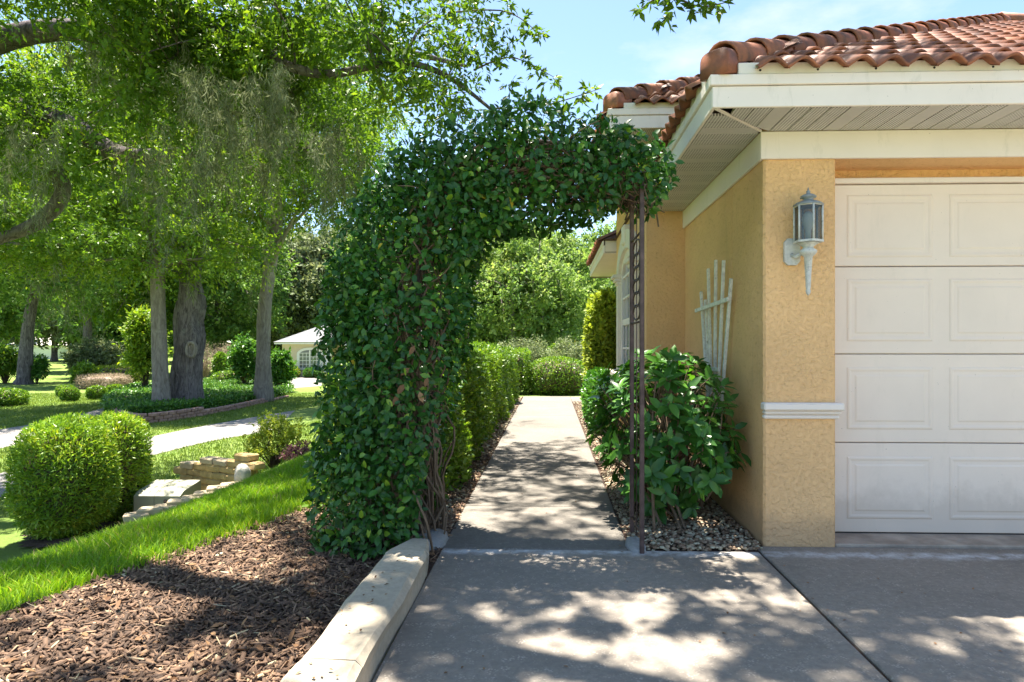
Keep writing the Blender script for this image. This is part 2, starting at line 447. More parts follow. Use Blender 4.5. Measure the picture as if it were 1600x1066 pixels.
MAT = dict(
    lawn=lawn_mat('lawn'),
    drive=concrete_mat('driveway_concrete', (0.27, 0.238, 0.20), (0.14, 0.125, 0.105), 0.65, True, 3.56),
    path=concrete_mat('path_concrete', (0.19, 0.172, 0.148), (0.11, 0.10, 0.085), 0.5, True),
    walk=concrete_mat('sidewalk_concrete', (0.25, 0.232, 0.215), (0.17, 0.15, 0.13), 0.4, False),
    curb=concrete_mat('curb_paint', (0.50, 0.43, 0.325), (0.20, 0.175, 0.12), 0.75, False),
    stucco=stucco_mat('ochre_stucco', (0.85, 0.53, 0.26)),
    white=paint_mat('white_paint', (0.83, 0.745, 0.675), 0.45),
    door=paint_mat('door_paint', (0.83, 0.715, 0.61), 0.16, 0.45, True),
    soffit=paint_mat('soffit_vinyl', (0.56, 0.535, 0.50), 0.4),
    closure=paint_mat('closure_cream', (0.76, 0.71, 0.62), 0.4),
    cream=paint_mat('cream_moulding', (0.74, 0.66, 0.55), 0.35),
    tile=tile_mat('terracotta', (0.31, 0.105, 0.052)),
    deck=simple('roof_underlay', (0.10, 0.06, 0.045), 0.9),
    rubber=simple('door_seal', (0.03, 0.03, 0.03), 0.7),
    iron=simple('brown_iron', (0.085, 0.055, 0.05), 0.55, 0.3, 18, 0.2, 90, 0.002, 0.4, 0.3, ((0.16, 0.11, 0.10), 9, 0.5, 0.6)),
    trellis=simple('weathered_white_wood', (0.78, 0.76, 0.71), 0.75, 0.2, 30, 0.25, 80, 0.002, 0.2, 0, ((0.22, 0.19, 0.16), 26, 0.58, 0.8)),
    lamp=simple('chalky_lamp_metal', (0.60, 0.60, 0.57), 0.6, 0.2, 22, 0.15, 90, 0.002, 0.4, 0.0, ((0.22, 0.24, 0.25), 30, 0.55, 0.7)),
    bulb=simple('frosted_bulb', (0.80, 0.79, 0.75), 0.3, 0.03),
    darkwin=simple('window_screen', (0.10, 0.115, 0.14), 0.25, 0.2, 3, 0, 1, 1, 0.6),
    bark=bark_mat('oak_bark', (0.035, 0.028, 0.030), (0.21, 0.18, 0.185)),
    bark2=bark_mat('smooth_bark', (0.13, 0.105, 0.095), (0.30, 0.26, 0.235), 0.35),
    stem=simple('vine_stem', (0.17, 0.12, 0.08), 0.85, 0.35, 14, 0.3, 60, 0.004),
    twig=simple('twig', (0.10, 0.075, 0.05), 0.9, 0.3, 12, 0.2),
    thatch=simple('dry_twigs', (0.33, 0.25, 0.20), 0.9, 0.3, 12, 0.2),
    moss=leaf_mat('spanish_moss', [(0.0, (0.116, 0.133, 0.067)), (0.6, (0.204, 0.226, 0.125)), (1.0, (0.285, 0.315, 0.188))], 0.9, 0.3, 0.1, (1, 1, 0.85)),
    oak=leaf_mat('oak_leaf', [(0.0, (0.050, 0.113, 0.012)), (0.5, (0.107, 0.205, 0.019)), (0.85, (0.190, 0.279, 0.026)), (1.0, (0.313, 0.355, 0.035))], 0.45, 0.45, 0.4, (1.5, 1.45, 0.55)),
    oak_lime=leaf_mat('oak_lime_leaf', [(0.0, (0.084, 0.164, 0.016)), (0.5, (0.160, 0.263, 0.026)), (1.0, (0.337, 0.392, 0.046))], 0.5, 0.45, 0.35, (1.5, 1.45, 0.55)),
    far=leaf_mat('far_leaf', [(0.0, (0.059, 0.120, 0.033)), (0.5, (0.126, 0.230, 0.050)), (1.0, (0.274, 0.368, 0.091))], 0.6, 0.35, 0.25, (1.3, 1.35, 0.7)),
    grey=leaf_mat('greyish_leaf', [(0.0, (0.079, 0.115, 0.054)), (0.5, (0.166, 0.208, 0.102)), (1.0, (0.333, 0.360, 0.195))], 0.7, 0.3, 0.2, (1.2, 1.2, 0.8)),
    pale=leaf_mat('pale_tree_leaf', [(0.0, (0.090, 0.165, 0.050)), (0.5, (0.189, 0.285, 0.082)), (1.0, (0.376, 0.434, 0.162))], 0.6, 0.4, 0.25, (1.3, 1.35, 0.7)),
    vine=leaf_mat('jasmine_leaf', [(0.0, (0.020, 0.077, 0.013)), (0.55, (0.044, 0.142, 0.021)), (0.88, (0.084, 0.223, 0.024)), (0.985, (0.217, 0.369, 0.033)), (1.0, (0.502, 0.369, 0.029))], 0.36, 0.25, 0.4, (1.4, 1.5, 0.5)),
    shrub=leaf_mat('broad_leaf', [(0.0, (0.029, 0.100, 0.018)), (0.5, (0.061, 0.177, 0.025)), (0.85, (0.120, 0.273, 0.032)), (1.0, (0.256, 0.398, 0.045))], 0.34, 0.28, 0.4, (1.4, 1.5, 0.5)),
    hedge=leaf_mat('hedge_leaf', [(0.0, (0.058, 0.129, 0.018)), (0.5, (0.123, 0.236, 0.023)), (1.0, (0.313, 0.410, 0.043))], 0.4, 0.35, 0.4, (1.4, 1.4, 0.5)),
    ball=leaf_mat('podocarpus_leaf', [(0.0, (0.097, 0.196, 0.025)), (0.5, (0.227, 0.378, 0.033)), (0.85, (0.421, 0.480, 0.041)), (1.0, (0.480, 0.480, 0.072))], 0.4, 0.3, 0.4, (1.4, 1.4, 0.5)),
    lime=leaf_mat('lime_leaf', [(0.0, (0.149, 0.215, 0.024)), (0.5, (0.297, 0.372, 0.042)), (1.0, (0.505, 0.543, 0.072))], 0.5, 0.4, 0.3),
    cover=leaf_mat('ground_cover_leaf', [(0.0, (0.036, 0.112, 0.021)), (0.6, (0.081, 0.208, 0.029)), (1.0, (0.180, 0.320, 0.046))], 0.4, 0.3, 0.4),
    purple=leaf_mat('purple_leaf', [(0.0, (0.09, 0.03, 0.04)), (1.0, (0.25, 0.11, 0.12))], 0.5, 0.3, 0.3, (1, 1, 1)),
    straw=leaf_mat('straw', [(0.0, (0.26, 0.20, 0.13)), (1.0, (0.50, 0.42, 0.30))], 0.8, 0.3, 0.1, (1, 1, 1)),
    grass=leaf_mat('grass_blade', [(0.0, (0.091, 0.205, 0.012)), (0.5, (0.181, 0.340, 0.017)), (0.93, (0.387, 0.505, 0.036)), (1.0, (0.407, 0.326, 0.165))], 0.5, 0.35, 0.3, (1.4, 1.4, 0.4)),
    mown=leaf_mat('mown_grass_blade', [(0.0, (0.085, 0.150, 0.022)), (0.5, (0.155, 0.225, 0.040)), (1.0, (0.29, 0.33, 0.10))], 0.5, 0.35, 0.3, (1.3, 1.3, 0.5)),
    dead=leaf_mat('dead_leaf', [(0.0, (0.12, 0.06, 0.03)), (1.0, (0.34, 0.20, 0.10))], 0.7, 0.15, 0.2, (1, 1, 1)),
    chip=leaf_mat('mulch_chip', [(0.0, (0.067, 0.046, 0.034)), (0.45, (0.167, 0.105, 0.070)), (0.8, (0.347, 0.222, 0.138)), (1.0, (0.516, 0.446, 0.277))], 0.8, 0.0, 0.2, (1, 1, 1)),
    pebble=leaf_mat('pebble', [(0.0, (0.140, 0.084, 0.052)), (0.5, (0.295, 0.211, 0.137)), (1.0, (0.468, 0.435, 0.308))], 0.6, 0.0, 0.3, (1, 1, 1)),
    soil=simple('mulch_soil', (0.075, 0.05, 0.04), 0.95, 0.4, 30, 0.8, 50, 0.02, 0.1),
    block=simple('tan_block', (0.46, 0.33, 0.155), 0.9, 0.3, 9, 0.6, 40, 0.01, 0.15, 0, None, True),
    cap=simple('block_cap', (0.44, 0.36, 0.25), 0.9, 0.2, 9, 0.5, 40, 0.008, 0.15, 0, None, True),
    brick=simple('rose_edging', (0.36, 0.22, 0.185), 0.9, 0.35, 6, 0.6, 40, 0.01, 0.15, 0, None, True),
    rock=simple('white_rock', (0.42, 0.40, 0.36), 0.9, 0.4, 7, 0.7, 20, 0.02, 0.15),
    box=simple('utility_green', (0.33, 0.33, 0.25), 0.5, 0.08, 5, 0.08, 40, 0.002, 0.4),
    pad=concrete_mat('pad_concrete', (0.34, 0.34, 0.33), speck=False),
    nwall=simple('pale_house_stucco', (0.66, 0.55, 0.42), 0.9, 0.06, 3, 0.2, 40, 0.004, 0.15),
    ntrim=simple('neighbour_trim', (0.80, 0.79, 0.75), 0.6, 0.04),
    nroof=simple('grey_flat_tile', (0.20, 0.205, 0.215), 0.8, 0.18, 3, 0.3, 30, 0.01, 0.2, 0, None, True),
    ywall=simple('yellow_house_stucco', (0.62, 0.46, 0.17), 0.9, 0.06, 3, 0.2, 40, 0.004, 0.15),
)
_m, _nt, _b, _o = new_mat('lamp_glass')
_b.inputs['Base Color'].default_value = (0.55, 0.58, 0.58, 1); _b.inputs['Roughness'].default_value = 0.05
_b.inputs['Transmission Weight'].default_value = 1.0; _b.inputs['IOR'].default_value = 1.05
_tr = _nt.nodes.new('ShaderNodeBsdfTransparent'); _tr.inputs[0].default_value = (0.50, 0.53, 0.52, 1)
_gl = _nt.nodes.new('ShaderNodeBsdfGlossy'); _gl.inputs['Roughness'].default_value = 0.08; _gl.inputs[0].default_value = (0.8, 0.85, 0.85, 1)
_mx = _nt.nodes.new('ShaderNodeMixShader'); _mx.inputs[0].default_value = 0.05
_nt.links.new(_tr.outputs[0], _mx.inputs[1]); _nt.links.new(_gl.outputs[0], _mx.inputs[2]); _nt.links.new(_mx.outputs[0], _o.inputs['Surface'])
MAT['glass'] = _m
_m, _nt, _b, _o = new_mat('window_glass')
_b.inputs['Base Color'].default_value = (0.10, 0.12, 0.14, 1); _b.inputs['Roughness'].default_value = 0.06
_b.inputs['Specular IOR Level'].default_value = 0.9
MAT['pane'] = _m

# ------------------------------------------------------------------ foliage helpers
def unit(a):
    return a / np.maximum(np.linalg.norm(a, axis=-1, keepdims=True), 1e-9)
def rand_unit(n): return unit(rng.normal(size=(n, 3)))
def leaf_arrays(P, D, Nn, L, W, oval=False, fold=0.12):
    P = np.asarray(P, float); n = len(P)
    D = unit(D); S = unit(np.cross(D, Nn)); Nn = np.cross(S, D)
    L = np.broadcast_to(np.asarray(L, float), (n,))[:, None]; W = np.broadcast_to(np.asarray(W, float), (n,))[:, None]
    if not oval:
        V = np.stack([P, P + D*L*.45 + S*W*.5 + Nn*W*fold, P + D*L - Nn*L*.08, P + D*L*.45 - S*W*.5 + Nn*W*fold], 1)
        F = np.arange(n)[:, None] * 4 + np.array([[0, 1, 2, 3]])
        return V.reshape(-1, 3), F, 4
    a, bq = .30, .68
    V = np.stack([P, P + D*L*a, P + D*L*bq - Nn*L*.03, P + D*L - Nn*L*.10,
                  P + D*L*a + S*W*.46 + Nn*W*fold, P + D*L*bq + S*W*.42 + Nn*(W*fold - L*.03),
                  P + D*L*a - S*W*.46 + Nn*W*fold, P + D*L*bq - S*W*.42 + Nn*(W*fold - L*.03)], 1)
    T = np.array([[0,4,1],[1,4,5],[1,5,2],[2,5,3],[0,1,6],[1,2,7],[1,7,6],[2,3,7]])
    F = (np.arange(n)[:, None, None] * 8 + T[None]).reshape(-1, 3)
    return V.reshape(-1, 3), F, 8
def leaves(name, mat, parent, P, D, Nn, L, W, oval=False, rnd=None, fold=0.12, kind='stuff'):
    V, F, k = leaf_arrays(P, D, Nn, L, W, oval, fold)
    if rnd is None: rnd = rng.random(len(P))
    me = np_mesh(name, V, F, oval, np.repeat(rnd, k))
    return link(me, name, mat, parent, kind=kind)
def clump_leaves(C, R, nt, nl, droop=0.18, flat=0.7):
    C = np.asarray(C, float); k = len(C)
    R = np.broadcast_to(np.asarray(R, float), (k,))
    d = rng.normal(size=(k, nt, 3)); d[..., 2] *= flat; d = unit(d)
    ln = R[:, None] * rng.uniform(.55, 1.15, (k, nt))
    f = np.sqrt(rng.uniform(.02, 1, (k, nt, nl)))
    p = C[:, None, None] + d[:, :, None] * (ln[:, :, None] * f)[..., None]
    p[..., 2] -= droop * ln[:, :, None] * f * f
    p = p + rng.normal(size=p.shape) * (R[:, None, None, None] * .07)
    D = unit(d[:, :, None] * .7 + rng.normal(size=p.shape) * .6 + np.array([0, 0, -.15]))
    return p.reshape(-1, 3), D.reshape(-1, 3)
def up_normals(n, k=0.8): return unit(rng.normal(size=(n, 3)) * .7 + np.array([0, 0, k]))
def bez(a, b, sag=0.0, n=5, wob=0.0, lift=0.25):
    a, b = np.asarray(a, float), np.asarray(b, float)
    l = np.linalg.norm(b - a)
    m1 = a + (b - a) * .35 + np.array([0, 0, lift * l]) + rng.normal(size=3) * wob * l
    m2 = a + (b - a) * .75 + np.array([0, 0, lift * .7 * l - sag * l]) + rng.normal(size=3) * wob * l
    t = np.linspace(0, 1, n)[:, None]
    return (1-t)**3*a + 3*(1-t)**2*t*m1 + 3*(1-t)*t*t*m2 + t**3*b
def smooth_line(pts, n):
    pts = np.asarray(pts, float); m = len(pts)
    out = []
    for s in np.linspace(0, m - 1, n):
        i = min(int(s), m - 2); t = s - i
        p0, p1, p2, p3 = pts[max(i-1, 0)], pts[i], pts[i+1], pts[min(i+2, m-1)]
        out.append(.5*((2*p1) + (-p0+p2)*t + (2*p0-5*p1+4*p2-p3)*t*t + (-p0+3*p1-3*p2+p3)*t**3))
    return np.array(out)
def bark_relief(seed, amp=.08):
    r = random.Random(seed)
    ph = [r.uniform(0, 6.28) for _ in range(8)]
    def f(a, i):
        return 1 + amp * (.6*math.sin(3*a + ph[0] + i*.35) + .5*math.sin(5*a + ph[1] - i*.27) + .45*math.sin(9*a + ph[2] + .6*math.sin(i*.5+ph[3])) + .35*math.sin(2*a + i*.9 + ph[4]))
    return f
def limb(parent, pts, r, mat, n=40, sides=14, name='limb', amp=.08, seed=1, **kw):
    P = smooth_line(pts, n)
    R = np.interp(np.linspace(0, 1, n), np.linspace(0, 1, len(r)), r)
    return P, MB().tube(P, list(R), sides, True, bark_relief(seed, amp)).build(name, mat, parent, **kw)
def moss_mesh(name, mat, parent, P, length, per=26, spread=.10, scale=1.0):
    # hanging beards: clouds of short curled slivers round a drooping core
    P = np.asarray(P, float); k = len(P)
    length = np.broadcast_to(np.asarray(length, float), (k,))
    n = k * per
    f = rng.random(n) ** 1.15
    ln = np.repeat(length * rng.uniform(.7, 1.1, k), per)
    sp = spread * (1.0 - .72 * f) * (.6 + .4 * np.sin(np.repeat(rng.uniform(0, 6, k), per) + f * 9))
    base = np.repeat(P, per, 0)
    off = rng.normal(size=(n, 3)) * np.column_stack([sp, sp, sp * .3])
    c = base + off; c[:, 2] -= ln * f
    c[:, 0] += .04 * np.sin(np.repeat(rng.uniform(0, 6, k), per) + f * 5)
    D = unit(rng.normal(size=(n, 3)) * .55 + np.array([0, 0, -1.0]))
    L = rng.uniform(.035, .10, n) * (1 + ln * .25) * scale
    V, F, kk = leaf_arrays(c, D, rand_unit(n), L, L * rng.uniform(.05, .11, n))
    me = np_mesh(name, V, F, False, np.repeat(rng.random(n), kk))
    return link(me, name, mat, parent, kind='stuff')

def ellipsoid_points(c, r, n, shell=.55, lower=-.75):
    out = []
    while len(out) < n:
        d = rand_unit(n * 2)
        d = d[d[:, 2] > lower]
        f = (shell + (1 - shell) * rng.random(len(d)) ** .6)
        out += list(np.asarray(c) + d * np.asarray(r) * f[:, None])
    return np.array(out[:n])
def noise3(P, s, seed=0):
    r = np.random.default_rng(seed)
    k = r.normal(size=(6, 3)) * s; ph = r.uniform(0, 6.28, 6)
    return np.sin(P @ k.T + ph).mean(1)

def twig_net(parent, nodes, C, mat, r0=.012, name='branches', sides=3, seg=4):
    # thin branches from the nearest limb node to each clump
    mb = MB()
    nodes = np.asarray(nodes)
    for c in C:
        d = ((nodes - c) ** 2).sum(1)
        a = nodes[np.argmin(d)]
        l = math.sqrt(d.min())
        if l < .05 or l > 6: continue
        P = bez(a, c, .05, seg + 1, .06, .12)
        mb.tube(P, list(np.linspace(r0 * (.6 + .35 * min(l, 4)), r0 * .35, seg + 1)), sides, False)
    return mb.build(name, mat, parent, kind='stuff')

def tree(name, label, base, trunk, crowns, clump_r, nt, nl, leaf, mat, bark, group=None, cat='tree', nlimb=7, lower=-.7,
         moss=0, moss_len=1.2, keep=None, seed=1, amp=.09, twig_r=.02, shell=.5, sides=16, gap=None):
    t = thing(name, base, label, cat, group)
    pts = [p for p, r in trunk]; rad = [r for p, r in trunk]
    TP, _ = limb(t, pts, rad, bark, 26, sides, 'trunk', amp, seed)
    C = []
    for (c, r, n) in crowns:
        C.append(ellipsoid_points(c, r, n, shell, lower))
    C = np.concatenate(C)
    if gap: C = C[noise3(C, gap[0], seed) > gap[1]]
    if keep is not None: C = C[keep(C)]
    nodes = [TP[len(TP)//2:]]
    r_top = rad[-1]
    far = C[np.argsort(rng.random(len(C)))[:nlimb]]
    for i, e in enumerate(far):
        a = TP[int(len(TP) * random.uniform(.62, .98)) - 1]
        P = bez(a, np.asarray(a) + (e - a) * .85, .05, 12, .05, .12)
        mb = MB().tube(P, list(np.linspace(r_top * .62, r_top * .12, 12)), 8, True, bark_relief(seed + i, .06))
        mb.build('limb', bark, t)
        nodes.append(P[3:])
    nodes = np.concatenate(nodes)
    sec = C[rng.choice(len(C), max(1, len(C)//9), replace=False)]
    twig_net(t, nodes, sec, bark, twig_r * 1.6, 'branches')
    rr = clump_r * rng.uniform(.7, 1.25, len(C))
    P, D = clump_leaves(C, rr, nt, nl)
    L = leaf[0] * rng.uniform(.7, 1.25, len(P))
    tone = np.clip(np.repeat(rng.normal(.45, .16, len(C)), nt * nl) + rng.normal(0, .16, len(P)), 0, 1)
    leaves('crown', mat, t, P, D, up_normals(len(P), .7), L, L * leaf[1], False, tone)
    if moss:
        low = C[rng.choice(len(C), min(moss, len(C)), replace=False)]
        moss_mesh('moss', MAT['moss'], t, low, moss_len * rng.uniform(.5, 1.3, len(low)), 80, .30, 3.2)
    return t

def super_points(c, r, e, n, inset=.16, lumpy=.05, zmin=None, seed=3):
    d = rand_unit(n)
    k = (np.abs(d / 1.0) ** e).sum(1) ** (-1 / e)
    s = d * k[:, None]
    nn = unit(np.sign(s) * np.abs(s) ** (e - 1) / np.asarray(r))
    s = s * (1 - inset * rng.random(n) ** 1.5 + lumpy * noise3(d, 4.5, seed))[:, None]
    return np.asarray(c) + s * np.asarray(r), nn
def super_core(c, r, e, scale=.84, n=14):
    vs, fs = [], []
    for i in range(n + 1):
        th = math.pi * i / n
        for j in range(2 * n):
            ph = math.pi * j / n
            d = np.array([math.sin(th) * math.cos(ph), math.sin(th) * math.sin(ph), math.cos(th)])
            k = (np.abs(d) ** e).sum() ** (-1 / e)
            vs.append(np.asarray(c) + d * k * np.asarray(r) * scale * (1 + .05 * math.sin(5 * ph + 3 * th)))
    for i in range(n):
        for j in range(2 * n):
            a, b = i * 2 * n + j, i * 2 * n + (j + 1) % (2 * n)
            fs.append((a, a + 2 * n, b + 2 * n, b))
    return vs, fs
def clipped_bush(name, label, c, r, e, n, leaf, mat, cat='bush', group=None, core='twig', scale=.84, inset=.2, oval=False, bias=1.0, lumpy=.05, seed=3, stem=True):
    t = thing(name, (c[0], c[1], c[2] - r[2]), label, cat, group)
    vs, fs = super_core(c, r, e, scale)
    MB().add(vs, fs, True).build('branches', MAT[core], t)  # solid twig-coloured core added to stop views through the leaves
    if stem:
        MB().tube([(c[0], c[1], c[2] - r[2] - .12), (c[0], c[1], c[2])], [min(.05, r[0] * .09), .03], 7).build('stem', MAT['twig'], t)
    P, nn = super_points(c, r, e, n, inset, lumpy, None, seed)
    D = unit(nn * .55 + rng.normal(size=P.shape) * .6 + np.array([0, 0, .25]))
    NN = unit(nn * bias + rng.normal(size=P.shape) * .55 + np.array([0, 0, .4]))
    L = leaf[0] * rng.uniform(.7, 1.25, n)
    tone = np.clip(.42 + .22 * noise3(P, 6 / max(r), seed + 1) + rng.normal(0, .2, n), 0, 1)
    leaves('foliage', MAT[mat], t, P, D, NN, L, L * leaf[1], oval, tone)
    return t

def box_hedge(name, label, lo, hi, n, leaf, mat, cat='hedge', oval=True, group=None, lump=.07, inset=.14, faces=None):
    lo, hi = np.asarray(lo, float), np.asarray(hi, float)
    t = thing(name, ((lo[0] + hi[0]) / 2, (lo[1] + hi[1]) / 2, lo[2]), label, cat, group)
    g = .13
    MB().bbox(lo[0] + g, hi[0] - g, lo[1] + g, hi[1] - g, lo[2], hi[2] - g, .08).build('branches', MAT['twig'], t)  # solid box core added so the hedge is not see-through
    sz = hi - lo
    # faces: -x, +x, -y, +y, +z
    A = np.array([sz[1]*sz[2], sz[1]*sz[2], sz[0]*sz[2], sz[0]*sz[2], sz[0]*sz[1]])
    if faces is not None: A = A * np.asarray(faces)
    k = rng.choice(5, n, p=A / A.sum())
    P = lo + rng.random((n, 3)) * sz
    nn = np.zeros((n, 3))
    ins = inset * rng.random(n) ** 1.4 - .02
    for f, ax, sg in ((0, 0, -1), (1, 0, 1), (2, 1, -1), (3, 1, 1), (4, 2, 1)):
        m = k == f
        P[m, ax] = (lo[ax] if sg < 0 else hi[ax]) - sg * ins[m]
        nn[m, ax] = sg
    P += nn * (lump * noise3(P, 3.6, 5))[:, None]
    D = unit(nn * .6 + rng.normal(size=P.shape) * .6 + np.array([0, 0, .3]))
    NN = unit(nn + rng.normal(size=P.shape) * .55 + np.array([0, 0, .45]))
    L = leaf[0] * rng.uniform(.7, 1.25, n)
    tone = np.clip(.42 + .2 * noise3(P, 2.2, 8) + rng.normal(0, .2, n), 0, 1)
    leaves('foliage', MAT[mat], t, P, D, NN, L, L * leaf[1], oval, tone)
    return t

# ------------------------------------------------------------------ terrain
LOW = -1.30
def xe(y):   # mulch / grass edge
    return np.interp(y, [-20, 2.6, 4.5, 6.0, 9, 16, 40, 90], [-3.6, -2.32, -1.70, -1.55, -1.5, -1.6, -3, -8])
ALC = [np.array(p) for p in ((-6.9, 7.75), (-5.2, 7.75), (-4.25, 8.35), (-4.0, 9.1), (-4.75, 10.0), (-5.1, 11.4), (-6.9, 11.4))]
def in_poly(x, y, poly):
    x, y = np.asarray(x, float), np.asarray(y, float)
    ins = np.zeros(x.shape, bool); n = len(poly)
    for i in range(n):
        (x1, y1), (x2, y2) = poly[i][:2], poly[(i + 1) % n][:2]
        c = ((y1 > y) != (y2 > y)) & (x < (x2 - x1) * (y - y1) / (y2 - y1 + 1e-12) + x1)
        ins ^= c
    return ins
def Hz(x, y):
    x, y = np.asarray(x, float), np.asarray(y, float)
    s = xe(y) - x
    w = np.interp(y, [0, 14, 40, 120], [1, 1, 2.2, 4])
    s = s / w
    z = np.interp(s, [-.3, 0, .5, 1.0, 1.3, 1.6, 2.2, 3.6, 4.1, 4.7, 6], [-.02, -.02, -.07, -.14, -.205, -.31, -.56, -1.07, -1.20, -1.28, LOW])
    z = np.where(in_poly(x, y, ALC), LOW, z)
    return z
def H1(x, y): return float(Hz(np.array([x]), np.array([y]))[0])

def spaced(lo, a, b, hi, step, g=1.18):
    mid = list(np.arange(a, b, step)); L, R = [], []
    x, s = a, step
    while x > lo: s *= g; x -= s; L.append(x)
    x, s = mid[-1], step
    while x < hi: s *= g; x += s; R.append(x)
    return np.array(L[::-1] + mid + R)
gxs = spaced(-900, -9, 2.2, 900, .12); gys = spaced(-120, 0, 16, 1400, .12)
GX, GY = np.meshgrid(gxs, gys)
GZ = Hz(GX, GY)
nx, ny = len(gxs), len(gys)
ii = (np.arange(ny - 1)[:, None] * nx + np.arange(nx - 1)[None]).ravel()
lawn = link(np_mesh('lawn', np.stack([GX, GY, GZ], -1).reshape(-1, 3), np.stack([ii, ii + 1, ii + nx + 1, ii + nx], 1), True), 'lawn', MAT['lawn'], kind='structure',
            label='green lawn ground falling from the house down to the lower yard')

def sheet(name, poly, z, mat, label, follow=False, thick=0.0, step=.15, lift=.012):
    poly = [np.asarray(p, float) for p in poly]
    if not follow:
        mb = MB()
        if thick: mb.prism([(p[0], p[1], z - thick) for p in poly], (0, 0, thick))
        else: mb.add([(p[0], p[1], z) for p in poly], [tuple(range(len(poly)))])
        return mb.build(name, mat, kind='structure', label=label)
    A = np.array(poly)[:, :2]
    xs = np.arange(A[:, 0].min(), A[:, 0].max() + step, step); ys = np.arange(A[:, 1].min(), A[:, 1].max() + step, step)
    X, Y = np.meshgrid(xs, ys)
    cx, cy = X[:-1, :-1] + step/2, Y[:-1, :-1] + step/2
    m = in_poly(cx, cy, A).ravel()
    ii = (np.arange(len(ys) - 1)[:, None] * len(xs) + np.arange(len(xs) - 1)[None]).ravel()[m]
    Z = Hz(X, Y) + lift
    me = np_mesh(name, np.stack([X, Y, Z], -1).reshape(-1, 3), np.stack([ii, ii + 1, ii + len(xs) + 1, ii + len(xs)], 1), True)
    return link(me, name, mat, kind='structure', label=label)

# driveway slabs, apron, path
YF, XW = 3.708, 1.219            # garage front plane, garage side wall plane
drive = _tag(bpy.data.objects.new('driveway', None), 'grey concrete driveway in front of the garage door', None, None, 'structure'); COL.objects.link(drive); ORG[drive] = Vector()
JX = 1.165
MB().bbox(-.612, JX - .007, -9, 3.60, -.14, .0, .006).build('slab', MAT['drive'], drive)
MB().bbox(JX + .007, 9, -9, 3.700, -.14, .0, .006).build('slab', MAT['drive'], drive)
MB().box(JX - .007, JX + .007, -9, 3.60, -.10, -.012).build('expansion_joint', MAT['soil'], drive)
MB().bbox(1.627, 6.6, 3.712, 4.2, -.10, .014, .006).build('apron', simple('apron_concrete', (0.36, 0.30, 0.24), .9, .35, 5, .6, 30, .012), drive)
walk = _tag(bpy.data.objects.new('garden_path', None), 'straight concrete path running from the arbor along the hedge', None, None, 'structure'); COL.objects.link(walk); ORG[walk] = Vector()
jy = [3.604, 4.57, 6.05, 7.55, 9.05, 10.55, 12.05, 13.3, 14.6]
for a, b in zip(jy[:-1], jy[1:]):
    MB().bbox(-.615, .445, a + .004, b - .004, -.12, .0, .008).build('slab', MAT['path'], walk)
MB().bbox(.449, 1.9, 13.3, 14.6, -.12, -.004, .008).build('slab', MAT['path'], walk)

# beds
mul = [(-.80, -3.0), (-.62, 6.5)]
bed = [(xe(y) + .03 * math.sin(y * 5), y) for y in np.arange(-3, 7.0, .25)] + [(-.56, 7.0), (-.56, 3.1), (-.75, 3.1), (-.75, -3.0)]
sheet('mulch_bed', bed, 0, MAT['soil'], 'brown bark mulch bed beside the concrete curb', True, 0, .06, .014)
sheet('gravel_bed', [(.440, 3.59), (1.235, 3.59), (1.235, 3.715), (1.215, 5.85), (.86, 5.85), (.86, 13.3), (.447, 13.3)], -.008, MAT['soil'], 'pebble strip between path and house wall')
sheet('hedge_bed', [(-1.5, 4.2), (-.618, 4.2), (-.618, 14.6), (-1.5, 14.6)], -.010, MAT['soil'], 'pebble strip under the path hedge')

# mulch chips
def chips(name, pts, size, mat, parent, label, rnd=None, slim=1.0):
    n = len(pts)
    D = rng.normal(size=(n, 3)); D[:, 2] *= .35; D = unit(D)
    NN = unit(rng.normal(size=(n, 3)) * .45 + np.array([0, 0, 1])); S = unit(np.cross(D, NN)); NN = np.cross(S, D)
    L = (size * rng.uniform(.35, 1.5, n))[:, None]; W = (size * slim * rng.uniform(.07, .28, n))[:, None]; T = (size * slim * rng.uniform(.04, .12, n))[:, None]
    cor = []
    for sz_ in (-1, 1):
        for a, b in ((-1, -1), (1, -1), (1, 1), (-1, 1)):
            k = rng.uniform(.55, 1.0, (n, 1))
            cor.append(pts + D*L*.5*a*k + S*W*.5*b + NN*T*.5*sz_)
    V = np.stack(cor, 1)
    q = np.array([[4,5,6,7],[0,1,5,4],[1,2,6,5],[2,3,7,6],[3,0,4,7]])
    F = (np.arange(n)[:, None, None] * 8 + q[None]).reshape(-1, 4)
    r = rng.random(n) if rnd is None else rnd
    return link(np_mesh(name, V.reshape(-1, 3), F, False, np.repeat(r, 8)), name, mat, parent, kind='stuff', label=label)
pts = np.stack([rng.uniform(-3.0, -.62, 90000), rng.uniform(1.0, 6.6, 90000)], 1)
pts = pts[(pts[:, 0] > xe(pts[:, 1]) - .04 + .03 * np.sin(pts[:, 1] * 5)) & ((pts[:, 0] < -.835) | (pts[:, 1] > 3.38))]
pts = pts[rng.random(len(pts)) < np.interp(pts[:, 1], [1, 3, 6.6], [1.0, .95, .35])][:38000]
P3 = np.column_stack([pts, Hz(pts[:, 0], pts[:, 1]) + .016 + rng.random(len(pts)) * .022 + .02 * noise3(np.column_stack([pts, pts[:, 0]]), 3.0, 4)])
tone = np.clip(.38 + .28 * noise3(P3, 2.2, 14) + rng.normal(0, .24, len(P3)), 0, 1)  # broad noise lightens chips in patches, painting in sunlit spots
chips('mulch_chips', P3, .055, MAT['chip'], None, 'loose brown bark chips covering the bed', tone)

